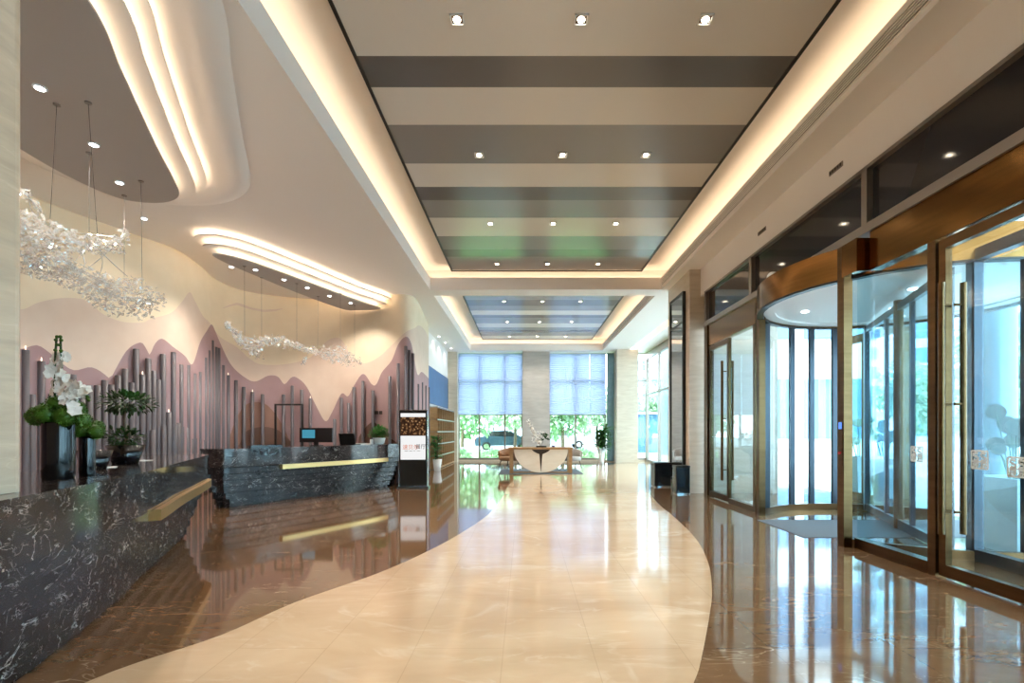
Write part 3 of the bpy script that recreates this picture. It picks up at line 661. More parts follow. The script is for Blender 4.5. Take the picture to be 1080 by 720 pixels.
for i, (px, py) in enumerate(((463,354.6),(469.7,361),(475.7,367))):
    round_lamp(on_h(px, py, SOFFIT), 'round downlight on the white ceiling above the bookshelf, %s of three' % ('nearest','middle','farthest')[i], 'round downlights above the bookshelf', 22)

# ================================================================== RECEPTION DESKS
def desk(name, label, front, back, bar_from, bar_to=99):
    fr = [(p.x,p.y) for p in spline([(*p,0) for p in front], 7)]; bk = [(p.x,p.y) for p in spline([(*p,0) for p in back], 7)]
    out = fr+bk
    area = sum(a[0]*b[1]-b[0]*a[1] for a, b in zip(out, out[1:]+out[:1]))
    sg = 1 if area > 0 else -1
    if sg < 0: out = out[::-1]
    c = Vector((sum(p[0] for p in out)/len(out), sum(p[1] for p in out)/len(out)))
    t = thing(name, label, 'desk', (c.x,c.y,0)); L = lambda ps: [(p[0]-c.x,p[1]-c.y) for p in ps]
    out = L(out)
    MB().prism(offset(out,.012), 1.02, 1.05, 0, True).build('countertop', M['desk'], t)
    MB().prism(out, .73, 1.02, 0, True).build('apron', M['desk'], t)
    b = MB(); z = .73
    for i in range(6):
        b.prism(offset(out, -.04*(i+1)), z-.115, z-.012, 0, True); z -= .115
    b.prism(offset(out, -.28), 0, .728, 0, True)
    b.build('stepped_base', M['desk_base'], t)
    fl = L(fr+bk[:14]) if bar_to > 50 else L(fr); line = [p for p, q in zip(fl, fr+bk[:14]) if bar_from <= q[1] <= bar_to]
    if sg < 0: o0, o1 = offset(line, .07, False), offset(line, -.045, False)
    else: o0, o1 = offset(line, -.07, False), offset(line, .045, False)
    n = len(line); vs = []
    for zz in (.64,.728): vs += [(p.x,p.y,zz) for p in o0]+[(p.x,p.y,zz) for p in o1]
    fs = []
    for j in range(n-1): fs += [(n+j,n+j+1,3*n+j+1,3*n+j),(2*n+j,3*n+j,3*n+j+1,2*n+j+1),(j,j+1,n+j+1,n+j),(j+1,j,2*n+j,2*n+j+1)]
    bm = MB().add(vs, fs).add(vs, [(0,n,3*n,2*n),(n-1,3*n-1,4*n-1,2*n-1)])
    bb = bm.build('brass_bar', M['brass'], t); bb['label'] = 'shiny brass rail along the desk front'
    return t
nf = [(-1.62,.0),(-1.8,.8),(-2.08,1.6),(-2.3,2.17),(-2.57,3.0),(-2.95,3.93),(-3.37,4.8),(-3.8,5.75),(-4.03,6.24),(-4.15,6.46)]
nb = [(-4.32,6.58),(-4.6,6.6),(-4.86,6.48),(-4.86,6.25),(-4.5,5.35),(-4.1,4.45),(-3.7,3.6),(-3.42,2.8),(-3.25,2.0),(-2.75,.6),(-2.6,.0)]
desk('reception_desk', 'near curved reception desk in dark veined marble with brass rail', nf, nb, 3.9)
ff = [(-5.36,8.5),(-5.18,8.5),(-4.9,8.85),(-4.36,9.8),(-3.72,10.9),(-3.15,12.0),(-3.06,12.25)]
fb = [(-3.12,12.48),(-3.4,12.55),(-3.75,12.35),(-4.4,11.35),(-5.0,10.35),(-5.5,9.4),(-5.72,8.9),(-5.66,8.62)]
desk('reception_desk', 'far reception desk in dark stepped marble beside the advertising display', ff, fb, 9.25, 11.75)

# ================================================================== WALL TUBES
def inner(p, d):                                                         # d metres in front of the wall, towards the room
    i = min(range(len(WALL)), key=lambda k: (WALL[k]-p).length)
    t = (WALL[min(i+1,len(WALL)-1)]-WALL[max(i-1,0)]).normalized()
    return p+Vector((t.y, -t.x, 0))*d
back_row = [(27,369,1),(33.6,416,0),(43.7,381,1),(55,415.5,0),(77,395,0),(86.4,409,1),(94.7,406.5,0),(103,406.5,0),(110.6,401,0),(117.6,405.7,0),(124.6,396,0),(132,389,0),(139,403.5,0),(143.6,368,0),(150.3,395,1),(156.4,378,0),(162,391.3,0),(167,400.5,0),(172,373.6,0),(182.7,371.5,0),(190.6,384.6,0),(198,385.2,0),(204.6,393.8,0),(210.1,392.2,0),(216,377.3,0),(219.8,369.6,0),(223.6,359,0),(227.5,366,0),(230.5,367,0),(235.2,385.2,0),(240.7,395.6,1),(249,401,0),(257.2,408,0),(266.3,413.3,1),(277,415.7,0),(299,416,0),(308.3,406.7,0),(318.3,411,0),(327.3,420,1),(360,419.3,0),(367.7,425,0),(373.3,408.3,0),(382.7,401.7,0),(393.3,411.7,0),(411,396.7,0),(420,383.3,0),(428,365,0),(431.7,369.3,0),(435.4,372.7,0),(440.7,405,0),(445,403.3,0),(448.6,406.7,0),(452,408.3,0)]
front_row = [(148,459,0),(161.3,453.6,0),(172.6,449,0),(178,434.7,1),(183.9,447.5,0),(187.8,446,0),(191.5,450,0),(196.4,451.5,0),(201.6,462.8,0),(205.3,462.2,0),(214,464,0),(353,441.7,0)]
tubes = [(a,b,c,.13,'back') for a,b,c in back_row]+[(a,b,c,.32,'front') for a,b,c in front_row]
cnt = {}
for px, py, lit, d, row in tubes:
    p0 = wall_at(px)
    p = inner(p0, d)
    p = inner(wall_at(px), d); r = (px-CX)/F
    p.x = r*p.y                                                          # keep it on its line of sight
    z1 = EYE+(HY-py)*p.y/F
    where = 'behind the near desk' if px < 222 else ('beside the display' if px > 425 else 'behind the far desk')
    k = (row, where); i = cnt.get(k, 0); cnt[k] = i+1
    lab = '%s grey wall tube, %s from the left in the %s row %s' % ('tall' if z1 > 2.2 else 'short', ordinal(i), row, where)
    rr = .046 if px < 222 else .041
    t = thing('wall_tube', lab, 'wall tube', (p.x,p.y,0), 0, 'grey organ-pipe tubes in front of the mural')
    MB().lathe([(rr,.04),(rr,z1),(rr*.8,z1+.004)], n=14).build('tube', M['tube'], t)
    MB().lathe([(rr+.008,0.0),(rr+.008,.04)], n=14).build('foot', M['black'], t)
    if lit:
        MB().lathe([(.008,z1+.004),(.006,z1+.05),(0,z1+.07)], n=8).build('glint_tip', M['tip'], t)  # glowing tip drawn in for a small reflected spot

# ================================================================== CRYSTAL CHANDELIERS
def chandelier(label, path, depth, cables, n_parts, n_rest, size, seed, boost=1.0):
    rng = random.Random(seed); segs = []
    base = at(path[len(path)//2][0], path[len(path)//2][1], depth(path[len(path)//2][0]))
    t = thing('crystal_chandelier', label, 'chandelier', (base.x,base.y,base.z))
    W_ = [sum(1 for _ in ())]
    lens = []
    for (a, b) in zip(path, path[1:]):
        if a[3:] == ('end',): lens.append(0); continue
        lens.append(math.hypot(b[0]-a[0], b[1]-a[1])*(a[2]+b[2]))
    tot = sum(lens)
    def sample():
        q = rng.uniform(0, tot); i = 0
        while q > lens[i] and i < len(lens)-1: q -= lens[i]; i += 1
        a, b = path[i], path[i+1]; u = rng.random()
        px, py, r = a[0]+(b[0]-a[0])*u, a[1]+(b[1]-a[1])*u, a[2]+(b[2]-a[2])*u
        Y = depth(px); c = at(px, py, Y); R = r*Y/F
        th = rng.uniform(0, 2*PI); rad = math.sqrt(rng.random())*R
        return c+Vector((rad*math.cos(th), rng.uniform(-1,1)*min(R,.22)*.8, rad*math.sin(th)))-base, R
    def crystal(mb, c, s):
        # a curled clear blade: bent lens of six facets
        d = Vector((rng.uniform(-1,1), rng.uniform(-.7,.7), rng.uniform(-.8,.5))).normalized(); u = d.orthogonal().normalized()
        u = Matrix.Rotation(rng.uniform(0,6.3), 3, d) @ u; v = d.cross(u); th = s*.16; wdt = s*rng.uniform(.35,.6)
        p = [c-d*s, c-d*s*.3+u*wdt+v*th, c-d*s*.2-u*wdt+v*th, c+d*s*.4+u*wdt*.8-v*th*.5, c+d*s*.45-u*wdt*.8-v*th*.5, c+d*s*1.05-v*s*.35, c+v*th*2.2, c-v*th]
        mb.add(p, [(0,1,6),(0,6,2),(1,3,6),(6,4,2),(3,5,6),(6,5,4),(0,7,1),(0,2,7),(1,7,3),(7,2,4),(3,7,5),(7,4,5)])
    for i in range(n_parts):
        c, R = sample(); crystal_mb = MB(); crystal(crystal_mb, Vector((0,0,0)), size*rng.uniform(1.0,1.7))
        crystal_mb.build('crystal', M['crystal'], t, c)
    for i in range(16):                                                  # fine twisted strands running through the cluster
        c, R = sample(); e, R2 = min((sample() for _ in range(6)), key=lambda q: abs((q[0]-c).length-.35))
        md = (c+e)/2+Vector((rng.uniform(-.05,.05), 0, rng.uniform(-.08,.02)))
        MB().tube(spline([c, md, e], 5), .004, 5).build('wire_strand', M['steel'], t)
    m = MB()
    for i in range(n_rest):
        c, R = sample(); crystal(m, c, size*rng.uniform(.55,1.1))
    o = m.build('small_crystals', M['crystal'], t); o['kind'] = 'stuff'
    # thin wire frame carrying the crystals
    run = []
    for a in path:
        run.append(at(a[0],a[1],depth(a[0]))-base)
        if a[3:] == ('end',) or a is path[-1]:
            if len(run) > 1: MB().tube(run, .006, 6).build('wire_frame', M['steel'], t)
            run = []
    for (px, py, qx, qy) in cables:
        top = on_h(px, py, GREY_Z); q = at(qx, qy, depth(qx))
        cb_ = MB().tube([top-base, Vector((q.x,q.y,q.z))-base], .0022, 5).build('suspension_cable', M['blackframe'], t)
        MB().lathe([(.03,-.012),(.03,0)], (top.x-base.x,top.y-base.y,top.z-base.z), 12).build('cable_mount', M['alu'], cb_)
    return t
d1 = lambda x: 4.55+(x-22)/143*1.75
path1 = [(14,204,3),(26,203,4),(44,224,2,'end'),(8,232,17),(28,240,20),(54,250,17),(82,256,12),(106,259,7),(126,258,9),(131,242,4,'end'),(8,264,18),(32,272,19),(58,282,17),(84,293,15),(104,304,16),(126,313,23),(148,314,20),(163,318,9)]
chandelier('large clear crystal chandelier over the near desk', path1, d1, [(93,108,103,252),(94,161,94,262),(131,206,131,292),(148.7,191,150,305),(60,110,52,246)], 100, 1700, .036, 4)
d2 = lambda x: 9.1+(x-238)/140*3.2
path2 = [(238,339,2),(241,344,3),(248,351,5),(257,362,5),(264,366,7),(272,373,7,'end'),(262,364,6),(279,359,6),(293,359,6),(304,362,7),(315,365,3),(328,370,4),(340,371,7),(350,375,8),(361,372,11),(368,380,8),(378,381,5,'end'),(324,375,2),(318,384,2)]
chandelier('slender clear crystal chandelier over the far desk', path2, d2, [(257.8,280.6,258,360),(275.8,292.5,276,360),(313,299,313,364),(335.5,312.5,335,370),(359,309.7,359,368),(374,322,374,379)], 100, 520, .045, 9)

# ================================================================== THINGS ON THE DESKS
def moss_balls(mb, cs, r, rng): 
    for c in cs:
        mb.ball(c, r, 7, 0, .1, rng)
rng = random.Random(3)
def flower_vase(name, label, loc, r, h, balls, orchid):
    t = thing(name, label, 'vase', loc, 0, 'black vases with moss balls')
    MB().lathe([(r*.94,0),(r,.02),(r,h-.01),(r*.97,h),(r*.86,h),(r*.84,h-.04)], n=26).build('vase', M['pot_black'], t)
    MB().lathe([(r*.84,h-.05),(r*.84,h-.045)], n=20).build('soil', M['soil'], t)
    for (x, y, z, q) in balls:
        b = MB().ball((0,0,0), q*.86, 7, 0, .06, rng)
        for k in range(260):
            d = Vector((rng.gauss(0,1), rng.gauss(0,1), rng.gauss(0,1))).normalized()
            b.leaf(d*q*.78, d+Vector((rng.uniform(-.3,.3),)*3), Vector((rng.gauss(0,1),rng.gauss(0,1),rng.gauss(0,1))), q*.2, q*.1, .2)
        b.build('moss_ball', M['moss'], t, (x,y,z))
    for s in orchid:
        pts = spline(s, 5)
        st = MB().tube(pts, .006, 6).build('flower_stem', M['leaf_dark'], t)
        P = pts
        f = MB()
        for k in range(3, len(P)-4):
            for q in range(2):
                c = P[k]+Vector((rng.uniform(-.025,.025), rng.uniform(-.03,.03), rng.uniform(-.015,.015))); up = Vector((rng.uniform(-.6,.6),-1,rng.uniform(-.3,.5))).normalized()
                a0 = rng.uniform(0,2*PI); uu = up.orthogonal().normalized(); vv = up.cross(uu)
                for j in range(5):
                    a = a0+j*2*PI/5; d = uu*math.cos(a)+vv*math.sin(a)+up*.35
                    f.leaf(c, d, up, rng.uniform(.03,.04), .034, .2)
        f.build('blossoms', M['petal'], st)
        bd = MB()
        for k in range(-4, 0): bd.ball(P[k]+Vector((rng.uniform(-.006,.006),0,0)), .011, 5)
        bd.build('buds', M['moss'], st)
    return t
s1 = .006
flower_vase('flower_vase', 'tall black cylinder vase of moss balls and white orchid spikes on near desk', (-2.95,3.12,1.05), .083, .36,
    [(-.115,-.02,.395,.065),(-.03,-.05,.41,.075),(.075,-.03,.395,.07),(-.06,.06,.42,.07),(.05,.06,.44,.07),(.14,.02,.37,.055),(0,0,.47,.07)],
    [[(.0,0,.42),(-.005,-.02,.56),(.0,-.02,.74),(-.01,0,.9)],[(.02,.02,.42),(.03,0,.58),(.02,0,.74),(.015,.0,.9)],[(.04,0,.42),(.09,-.03,.53),(.13,-.03,.46),(.17,-.03,.34)],[(.05,.02,.44),(.11,0,.58),(.16,0,.56),(.19,.0,.5)]])
flower_vase('flower_vase', 'short slim black vase of moss balls beside the taller orchid vase', (-2.98,3.36,1.05), .046, .265,
    [(-.02,-.02,.31,.06),(.06,0,.3,.058),(.02,.05,.33,.055)], [])
def bonsai(label, loc, top_r, h, crowns, trunk, nleaf, cat='potted plant'):
    t = thing('potted_bonsai', label, cat, loc)
    MB().lathe([(top_r*.62,0),(top_r*.66,.01),(top_r,h),(top_r*.92,h),(top_r*.88,h-.03)], n=4 if False else 24).build('pot', M['pot_black'], t)
    MB().lathe([(top_r*.88,h-.03),(top_r*.88,h-.025)], n=20).build('soil', M['soil'], t)
    if trunk: MB().tube(spline(trunk, 5), .012, 8).build('trunk', M['bark'], t)
    for (c, R, n) in crowns:
        f = MB()
        for k in range(n):
            d = Vector((rng.gauss(0,1),rng.gauss(0,1),rng.gauss(0,1))).normalized(); q = rng.uniform(.45,1)
            p = Vector((d.x*R[0]*q, d.y*R[1]*q, d.z*R[2]*q))
            f.leaf(p, d+Vector((rng.uniform(-.6,.6),rng.uniform(-.6,.6),rng.uniform(-.2,.6))), (rng.uniform(-.3,.3),rng.uniform(-.3,.3),1), rng.uniform(.04,.06), .026, .25)
        f.build('foliage', M['leaf_dark'], t, c)
    return t
bonsai('black bowl with a tiered bonsai, right of the vases on the near desk', (-3.74,4.62,1.05), .155, .175,
    [((0.02,0,.57),(.215,.2,.1),420),((-.02,0,.24),(.15,.15,.09),260)], [(0,0,.15),(.015,0,.28),(-.01,0,.42),(.01,0,.55)], 0)
bonsai('low black bowl behind the slim vase on the near desk', (-3.42,3.92,1.05), .12, .15, [], None, 0, 'bowl')
for i, (x, y, rz, lb) in enumerate(((-3.5,4.12,.5,'white card lying between the two black bowls'),(-3.93,5.1,.6,'white card lying right of the bonsai bowl on the near desk'))):
    c = thing('paper_card', lb, 'card', (x,y,1.051), rz, 'cards on the near desk')
    MB().box(-.07,-.05,0,.07,.05,.004).build('card', M['paper'], c); MB().box(-.05,-.03,.004,.05,-.024,.0045).box(-.05,-.01,.004,.03,-.004,.0045).build('print', M['tube'], c)

# far desk
def monitor(name, label, loc, rz, w_, h_, screen, stand=True, tilt=0.0, cat='monitor'):
    t = thing(name, label, cat, loc, rz)
    z0 = .07 if stand else .012
    b = MB().box(-w_/2,-.015,z0,w_/2,.015,z0+h_).build('casing', M['black'], t)
    if stand:
        MB().box(-.05,-.005,.01,.05,.02,z0+.1).build('stand_neck', M['black'], t); MB().rbox(-.13,-.09,0,.13,.09,.012,.03).build('stand_base', M['black'], t)
    if screen: MB().box(*screen[0:1], -.0165, screen[1], screen[2], -.015, screen[3]).build('screen', M['screen_blue'], t)
    b.rotation_euler.x = tilt
    return t
mp_ = at(333.5, 470, 10.6)
m1 = monitor('computer_monitor', 'black desk monitor with a glowing blue window on the far desk', (mp_.x,mp_.y,1.05), -.1, .74, .31, (-.31,.16,-.02,.34))
lp = at(367, 468, 11.3)
l1 = thing('laptop', 'open black laptop right of the monitor on the far desk', 'laptop', (lp.x,lp.y,1.05), -.15)
MB().rbox(-.19,0,0,.19,.26,.018,.02).build('keyboard_deck', M['black'], l1)
sb = MB().rbox(-.19,-.008,0,.19,.008,.25,.005).build('lid', M['black'], l1, (0,-.01,.016)); sb.rotation_euler.x = .25
kp = at(281, 472, 9.35)
k1 = thing('keyboard_tray', 'low black counter pad at the left end of the far desk', 'pad', (kp.x-.12,kp.y+.2,1.05), .75)
MB().rbox(-.3,-.1,0,.3,.1,.03,.03).build('tray', M['black'], k1); MB().box(-.26,-.07,.03,.26,.07,.04).build('keys', M['navy'], k1)
pp = at(381, 467, 11.65)
p1 = thing('paper_stack', 'small stack of white paper right of the laptop', 'papers', (pp.x,pp.y+.1,1.05), .6)
MB().box(-.15,-.1,0,.15,.1,.02).build('sheets', M['paper'], p1); MB().box(-.15,-.1,.02,.1,.08,.024).build('top_sheet', M['petal'], p1)
bw = at(402, 467, 12.1)
b1 = thing('potted_plant', 'bushy green plant in a white bowl at the right end of far desk', 'potted plant', (bw.x-.05,bw.y,1.05))
MB().lathe([(.1,0),(.13,.02),(.15,.12),(.15,.15),(.135,.15),(.13,.12)], n=24).build('bowl', M['pot_white'], b1)
MB().lathe([(.13,.115),(.13,.12)], n=20).build('soil', M['soil'], b1)
f = MB()
for k in range(420):
    d = Vector((rng.gauss(0,1),rng.gauss(0,1),abs(rng.gauss(0,1))*.9)).normalized(); q = rng.uniform(.3,1)
    f.leaf((d.x*.24*q,d.y*.24*q,.14+d.z*.3*q), d+Vector((0,0,.4)), (0,0,1), .075, .045, .35)
f.build('foliage', M['leaf'], b1)
gp = at(391.5, 466, 11.95)
g1 = thing('glass_jar', 'small pale jar left of the white bowl on the far desk', 'jar', (gp.x,gp.y+.02,1.05))
MB().lathe([(.035,0),(.04,.01),(.04,.1),(.034,.115)], n=16).build('jar', M['pot_white'], g1); MB().lathe([(.034,.115),(.034,.13),(0,.133)], n=16).build('lid', M['tube'], g1)
# black frame stand behind the far desk
fa, fb_ = at(288.5,425.5,11.9), at(321,426,12.1)
fs_ = thing('metal_frame_stand', 'thin black upside-down U frame standing behind the far desk', 'frame', ((fa.x+fb_.x)/2,12.0,0))
hx = (fb_.x-fa.x)/2; hz = fa.z
MB().box(-hx-.02,-.02,0,-hx+.02,.02,hz).build('upright', M['blackframe'], fs_); MB().box(hx-.02,-.02,0,hx+.02,.02,hz).build('upright', M['blackframe'], fs_)
MB().box(-hx+.02,-.02,hz-.04,hx-.02,.02,hz).build('top_bar', M['blackframe'], fs_); MB().box(-hx-.02,-.2,0,-hx+.02,.2,.03).box(hx-.02,-.2,0,hx+.02,.2,.03).build('foot', M['blackframe'], fs_)
# little sign plate on the wall
wp = wall_at(400); sp_ = inner(wp, .02); spz = EYE+(HY-435)*sp_.y/F
sg = thing('wall_sign', 'small dark double plate on the wall left of the display', 'sign', (sp_.x,sp_.y,spz), .0)
MB().box(-.15,-.012,-.045,-.01,.0,.045).build('plate', M['espresso'], sg); MB().box(.01,-.012,-.045,.15,.0,.045).build('plate', M['espresso'], sg)

# ================================================================== ADVERTISING DISPLAY
kc = at(436, 514, 11.85)
ks = thing('advertising_display', 'tall black free-standing advertising display with a white screen and orange lettering', 'display', (kc.x,kc.y,0), .06)
KW = .33
MB().rbox(-KW,-.045,.06,KW,.045,1.86,.02).build('cabinet', M['black'], ks)
MB().rbox(-KW-.014,-.035,.05,-KW,.05,1.87,.003).rbox(KW,-.035,.05,KW+.014,.05,1.87,.003).box(-KW,-.035,1.86,KW,.05,1.873).build('side_trim', M['steel'], ks)
MB().rbox(-KW-.05,-.16,0,KW+.05,.2,.05,.02).build('foot', M['navy'], ks)
sw = KW-.035
MB().box(-sw,-.049,1.70,sw,-.045,1.79).build('screen_header', M['screen_white'], ks)
MB().box(-sw,-.049,1.25,sw,-.045,1.70).build('screen_picture', M['photo'], ks)
MB().box(-sw,-.049,.68,sw,-.045,1.25).build('screen_page', M['screen_white'], ks)
def text(body, size, loc, m, parent, name, label=None, ext=.001):
    cu = bpy.data.curves.new(name, 'FONT'); cu.body = body; cu.size = size; cu.align_x = 'LEFT'; cu.extrude = ext;
    cu.materials.append(m); q = bpy.data.objects.new(name, cu); COL.objects.link(q)
    me = bpy.data.meshes.new_from_object(q.evaluated_get(bpy.context.evaluated_depsgraph_get()))
    bpy.data.objects.remove(q); me.name = name
    o = bpy.data.objects.new(name, me); COL.objects.link(o); o.parent = parent; o.location = loc; o.rotation_euler = (PI/2,0,0)
    if label: o['label'] = label
    return o
text('速贝尔', .13, (-.25,-.0515,.93), M['ink_orange'], ks, 'orange_lettering', 'three orange characters on the white screen')
text('餐厅', .125, (.055,-.0515,.945), M['ink_dark'], ks, 'dark_lettering', 'two dark characters on the white screen')
MB().box(-.2,-.0505,.88,-.12,-.049,.892).box(-.09,-.0505,.88,-.02,-.049,.892).box(.01,-.0505,.885,.05,-.049,.895).box(.09,-.0505,.885,.17,-.049,.895).build('small_print', M['alu'], ks)

# ================================================================== SHELF, BLUE PANEL, TALL PLANTS
tag(MB().box(-3.39,17.1,2.36,-3.33,21.6,3.66).build('wall_panel', M['bluepanel']), 'large blue panel on the side wall above the bookshelf', 'wall panel')
bs = thing('bookshelf', 'long low oak bookshelf of open cubbies along the side wall', 'bookshelf', (-3.3,17.4,0))
LB, HB, DB = 4.2, 2.26, .3
MB().box(-.08,0,0,-.06,LB,HB).build('back_panel', M['wood_dark'], bs)
for i in range(6):
    z = .04+(HB-.08)*i/5; MB().box(-.06,0,z-.02,DB-.06,LB,z+.02).build('shelf', M['alu'] if 0 < i else M['wood'], bs)
for i in range(9):
    y = LB*i/8; MB().box(-.06,y-.02 if i else y,.06,DB-.07,y+.02,HB-.06).build('divider', M['wood'], bs)
bcols = [mat('book_cover_%d' % i, c, .6) for i, c in enumerate(((150,70,50),(60,80,110),(200,180,150),(90,110,80),(170,140,90)))]
def tall_plant(name, label, loc, pot_r, pot_h, H, R, n, sc=1.0, leafm='leaf', seed=1, L=.28, W=.055):
    r_ = random.Random(seed); t = thing(name, label, 'potted plant', loc)
    MB().lathe([(pot_r*.66,0),(pot_r*.7,.01),(pot_r,pot_h),(pot_r*.9,pot_h),(pot_r*.86,pot_h-.05)], n=24).build('pot', M['pot_white'], t)
    MB().lathe([(pot_r*.86,pot_h-.055),(pot_r*.86,pot_h-.05)], n=20).build('soil', M['soil'], t)
    f = MB()
    for k in range(5):
        a = r_.uniform(0,6.3); q = r_.uniform(0,pot_r*.5); lean = Vector((r_.uniform(-.5,.5)*R, r_.uniform(-.5,.5)*R, 0)); hh = H*r_.uniform(.72,.95)
        b0 = Vector((q*math.cos(a), q*math.sin(a), pot_h-.05)); path = [b0, b0+lean*.4+Vector((0,0,(hh-pot_h)*.5)), b0+lean+Vector((0,0,hh-pot_h))]
        pts = spline(path, 6); MB().tube(pts, .012, 6).build('stem', M['bark'], t)
        for i in range(n):
            u = r_.uniform(.15,1.0); p = pts[min(len(pts)-1, int(u*(len(pts)-1)))]; a = r_.uniform(0,6.3)
            d = Vector((math.cos(a), math.sin(a), r_.uniform(.2,1.3)))
            f.leaf(p, d, (0,0,1), L*r_.uniform(.7,1.15), W*r_.uniform(.8,1.2), r_.uniform(.3,.7))
    f.build('foliage', M[leafm], t)
    return t
q = on_h(462, 496, 0.0) if False else None
tall_plant('potted_plant', 'tall leafy plant in a white tapered pot between display and bookshelf', (-3.0,17.0,0), .16, .4, 1.4, .3, 34, seed=5)
tall_plant('potted_plant', 'tall leafy plant in a white tapered pot by the right end window', (3.22,20.6,0), .15, .62, 1.75, .5, 75, seed=8, L=.42, W=.085)

# ================================================================== CONSOLE TABLE GROUP
tx, ty = .53, 15.75
ct = thing('console_table', 'oak console table with a pale half-disc front facing the lobby', 'table', (tx,ty,.012))
TW, TH = 1.0, .83
MB().box(-TW-.02,-.05,TH-.06,TW+.02,.75,TH).build('tabletop', M['wood'], ct)
for x in (-TW, TW-.11):
    for y in (0.0, .6): MB().box(x,y,0,x+.11,y+.09,TH-.06).build('leg', M['wood'], ct)
n = 40; rr = .86
half = [(rr*math.cos(PI+PI*i/n), (TH-.06)+rr*.86*math.sin(PI+PI*i/n)) for i in range(n+1)]
hm = MB(); vs = [(x,-.02,z) for x,z in half]+[(x,.03,z) for x,z in half]; k = n+1
hm.add(vs, [tuple(range(k)), tuple(range(2*k-1,k-1,-1))]+[(i+1,i,k+i,k+i+1) for i in range(n)]+[(0,n,2*n+1,k)])
hm.build('half_disc_front', M['disc'], ct)
fun = [(-.30,TH-.06),(-.24,TH-.12),(-.14,TH-.175),(-.05,TH-.21),(-.04,TH-.3),(-.004,.09),(.004,.09),(.04,TH-.3),(.05,TH-.21),(.14,TH-.175),(.24,TH-.12),(.30,TH-.06)]
fm = MB(); vs = [(x,-.03,z) for x,z in fun]+[(x,-.019,z) for x,z in fun]; k = len(fun)
fm.add(vs, [tuple(range(k))]+[(i,(i+1)%k,k+(i+1)%k,k+i) for i in range(k)])
fm.build('funnel_inlay', M['espresso'], ct)
MB().box(-TW+.11,.02,.02,TW-.11,.05,.06).build('stretcher', M['wood'], ct)
tag(MB().rbox(-1.35,-.25,.0022,1.35,1.9,.012,.02).build('area_rug', M['rug'], None, (tx,ty+.1,0)), 'thin blue grey rug under the console table', 'rug')
tr = thing('flower_tray', 'black tray with a white blossom branch on the console table', 'flower arrangement', (tx+.02,ty+.25,TH+.012))
MB().rbox(-.17,-.1,0,.17,.1,.05,.02).build('tray', M['black'], tr)
br = spline([(-.02,0,.05),(-.1,0,.2),(-.2,.0,.4),(-.3,.02,.62),(-.42,.02,.84)], 6)
bt = MB().tube(br, .006, 6).tube(spline([(-.1,0,.2),(-.02,0,.36),(.02,0,.44)], 5), .004, 6).tube(spline([(-.16,0,.32),(-.3,0,.38),(-.36,0,.42)], 5), .004, 6).build('branch', M['bark'], tr)
f = MB()
for k in range(150):
    p = br[rng.randrange(4, len(br))] if rng.random() < .7 else Vector((rng.uniform(-.3,.05), 0, rng.uniform(.15,.5)))
    c = p+Vector((rng.gauss(0,.03),rng.gauss(0,.03),rng.gauss(0,.03)))
    for j in range(3): f.leaf(c, (rng.gauss(0,1),rng.gauss(0,1),rng.gauss(0,1)), (0,-1,.2), .035, .028, -.2)
f.build('blossoms', M['petal'], tr)
f = MB()
for p in ((.05,0,.4),(.12,0,.3),(.18,0,.25),(.0,0,.22),(.14,.03,.38)):
    for j in range(5): f.leaf(p, (rng.uniform(-1,1),rng.uniform(-.5,.5),rng.uniform(-.2,1)), (0,-1,.3), .1, .05, .3)
f.tube([(0,0,.05),(.08,0,.25),(.12,0,.36)], .005, 6).build('dark_leaves', M['leaf_dark'], tr)
bw2 = thing('small_bowl', 'small purple-blue bowl right of the flower tray on the console table', 'bowl', (tx+.42,ty+.3,TH+.012))
MB().lathe([(.03,0),(.035,.008),(.07,.06),(.062,.06),(.03,.015)], n=18).build('bowl', mat('purple_glaze', (96,84,140), .25), bw2); MB().lathe([(.03,-.0),(.03,.004)], n=12).build('foot_ring', M['pot_white'], bw2)
def armchair(label, x, y, rz, m):
    t = thing('armchair', label, 'armchair', (x,y,.012), rz, 'armchairs behind the console table')
    s = MB(); a0, a1 = -.25*PI, 1.25*PI; R0, R1 = .33, .39; N = 24
    vs = []
    for i in range(N+1):
        a = a0+(a1-a0)*i/N; hh = .82-.16*abs(i/N-.5)*2
        for r, z in ((R1*.92,.36),(R1,.55),(R1+.01,hh-.03),((R0+R1)/2,hh),(R0,hh-.03),(R0*.97,.4)): vs.append((r*math.cos(a), r*math.sin(a), z))
    s.add(vs, [(i*6+j, (i+1)*6+j, (i+1)*6+(j+1)%6, i*6+(j+1)%6) for i in range(N) for j in range(6)]+[(5,4,3,2,1,0),tuple(N*6+j for j in range(6))], 0, True)
    s.build('backrest', m, t)
    MB().lathe([(.3,.34),(.35,.37),(.35,.44),(.32,.48),(0,.49)], n=24).build('seat', m, t)
    for sx in (-1,1):
        for sy_ in (-1,1): MB().tube([(sx*.2,sy_*.2,.35),(sx*.28,sy_*.28,0)], [.016,.01], 8).build('leg', M['black'], t)
    return t
armchair('tan leather tub armchair behind the left end of the console table', tx-1.05, ty+1.25, -.6, M['leather'])
armchair('grey fabric tub armchair behind the right end of the console table', tx+1.08, ty+1.25, .6, M['fabric_grey'])

# ================================================================== OUTSIDE
tag(MB().box(3.9,-3,-.05,60,22.4,-.021).box(5.7,22.4,-.05,60,120,-.021).build('paving', M['paving']), 'pale paving outside the lobby', 'ground', None, 'structure')
tag(MB().box(-30,22.45,-.05,5.7,34,-.025).build('lawn', M['grass']), 'sunlit lawn outside the end windows', 'ground', None, 'structure')
tag(MB().box(-40,34,-.05,5.7,120,-.03).build('road', M['asphalt']), 'grey parking road beyond the lawn', 'ground', None, 'structure')
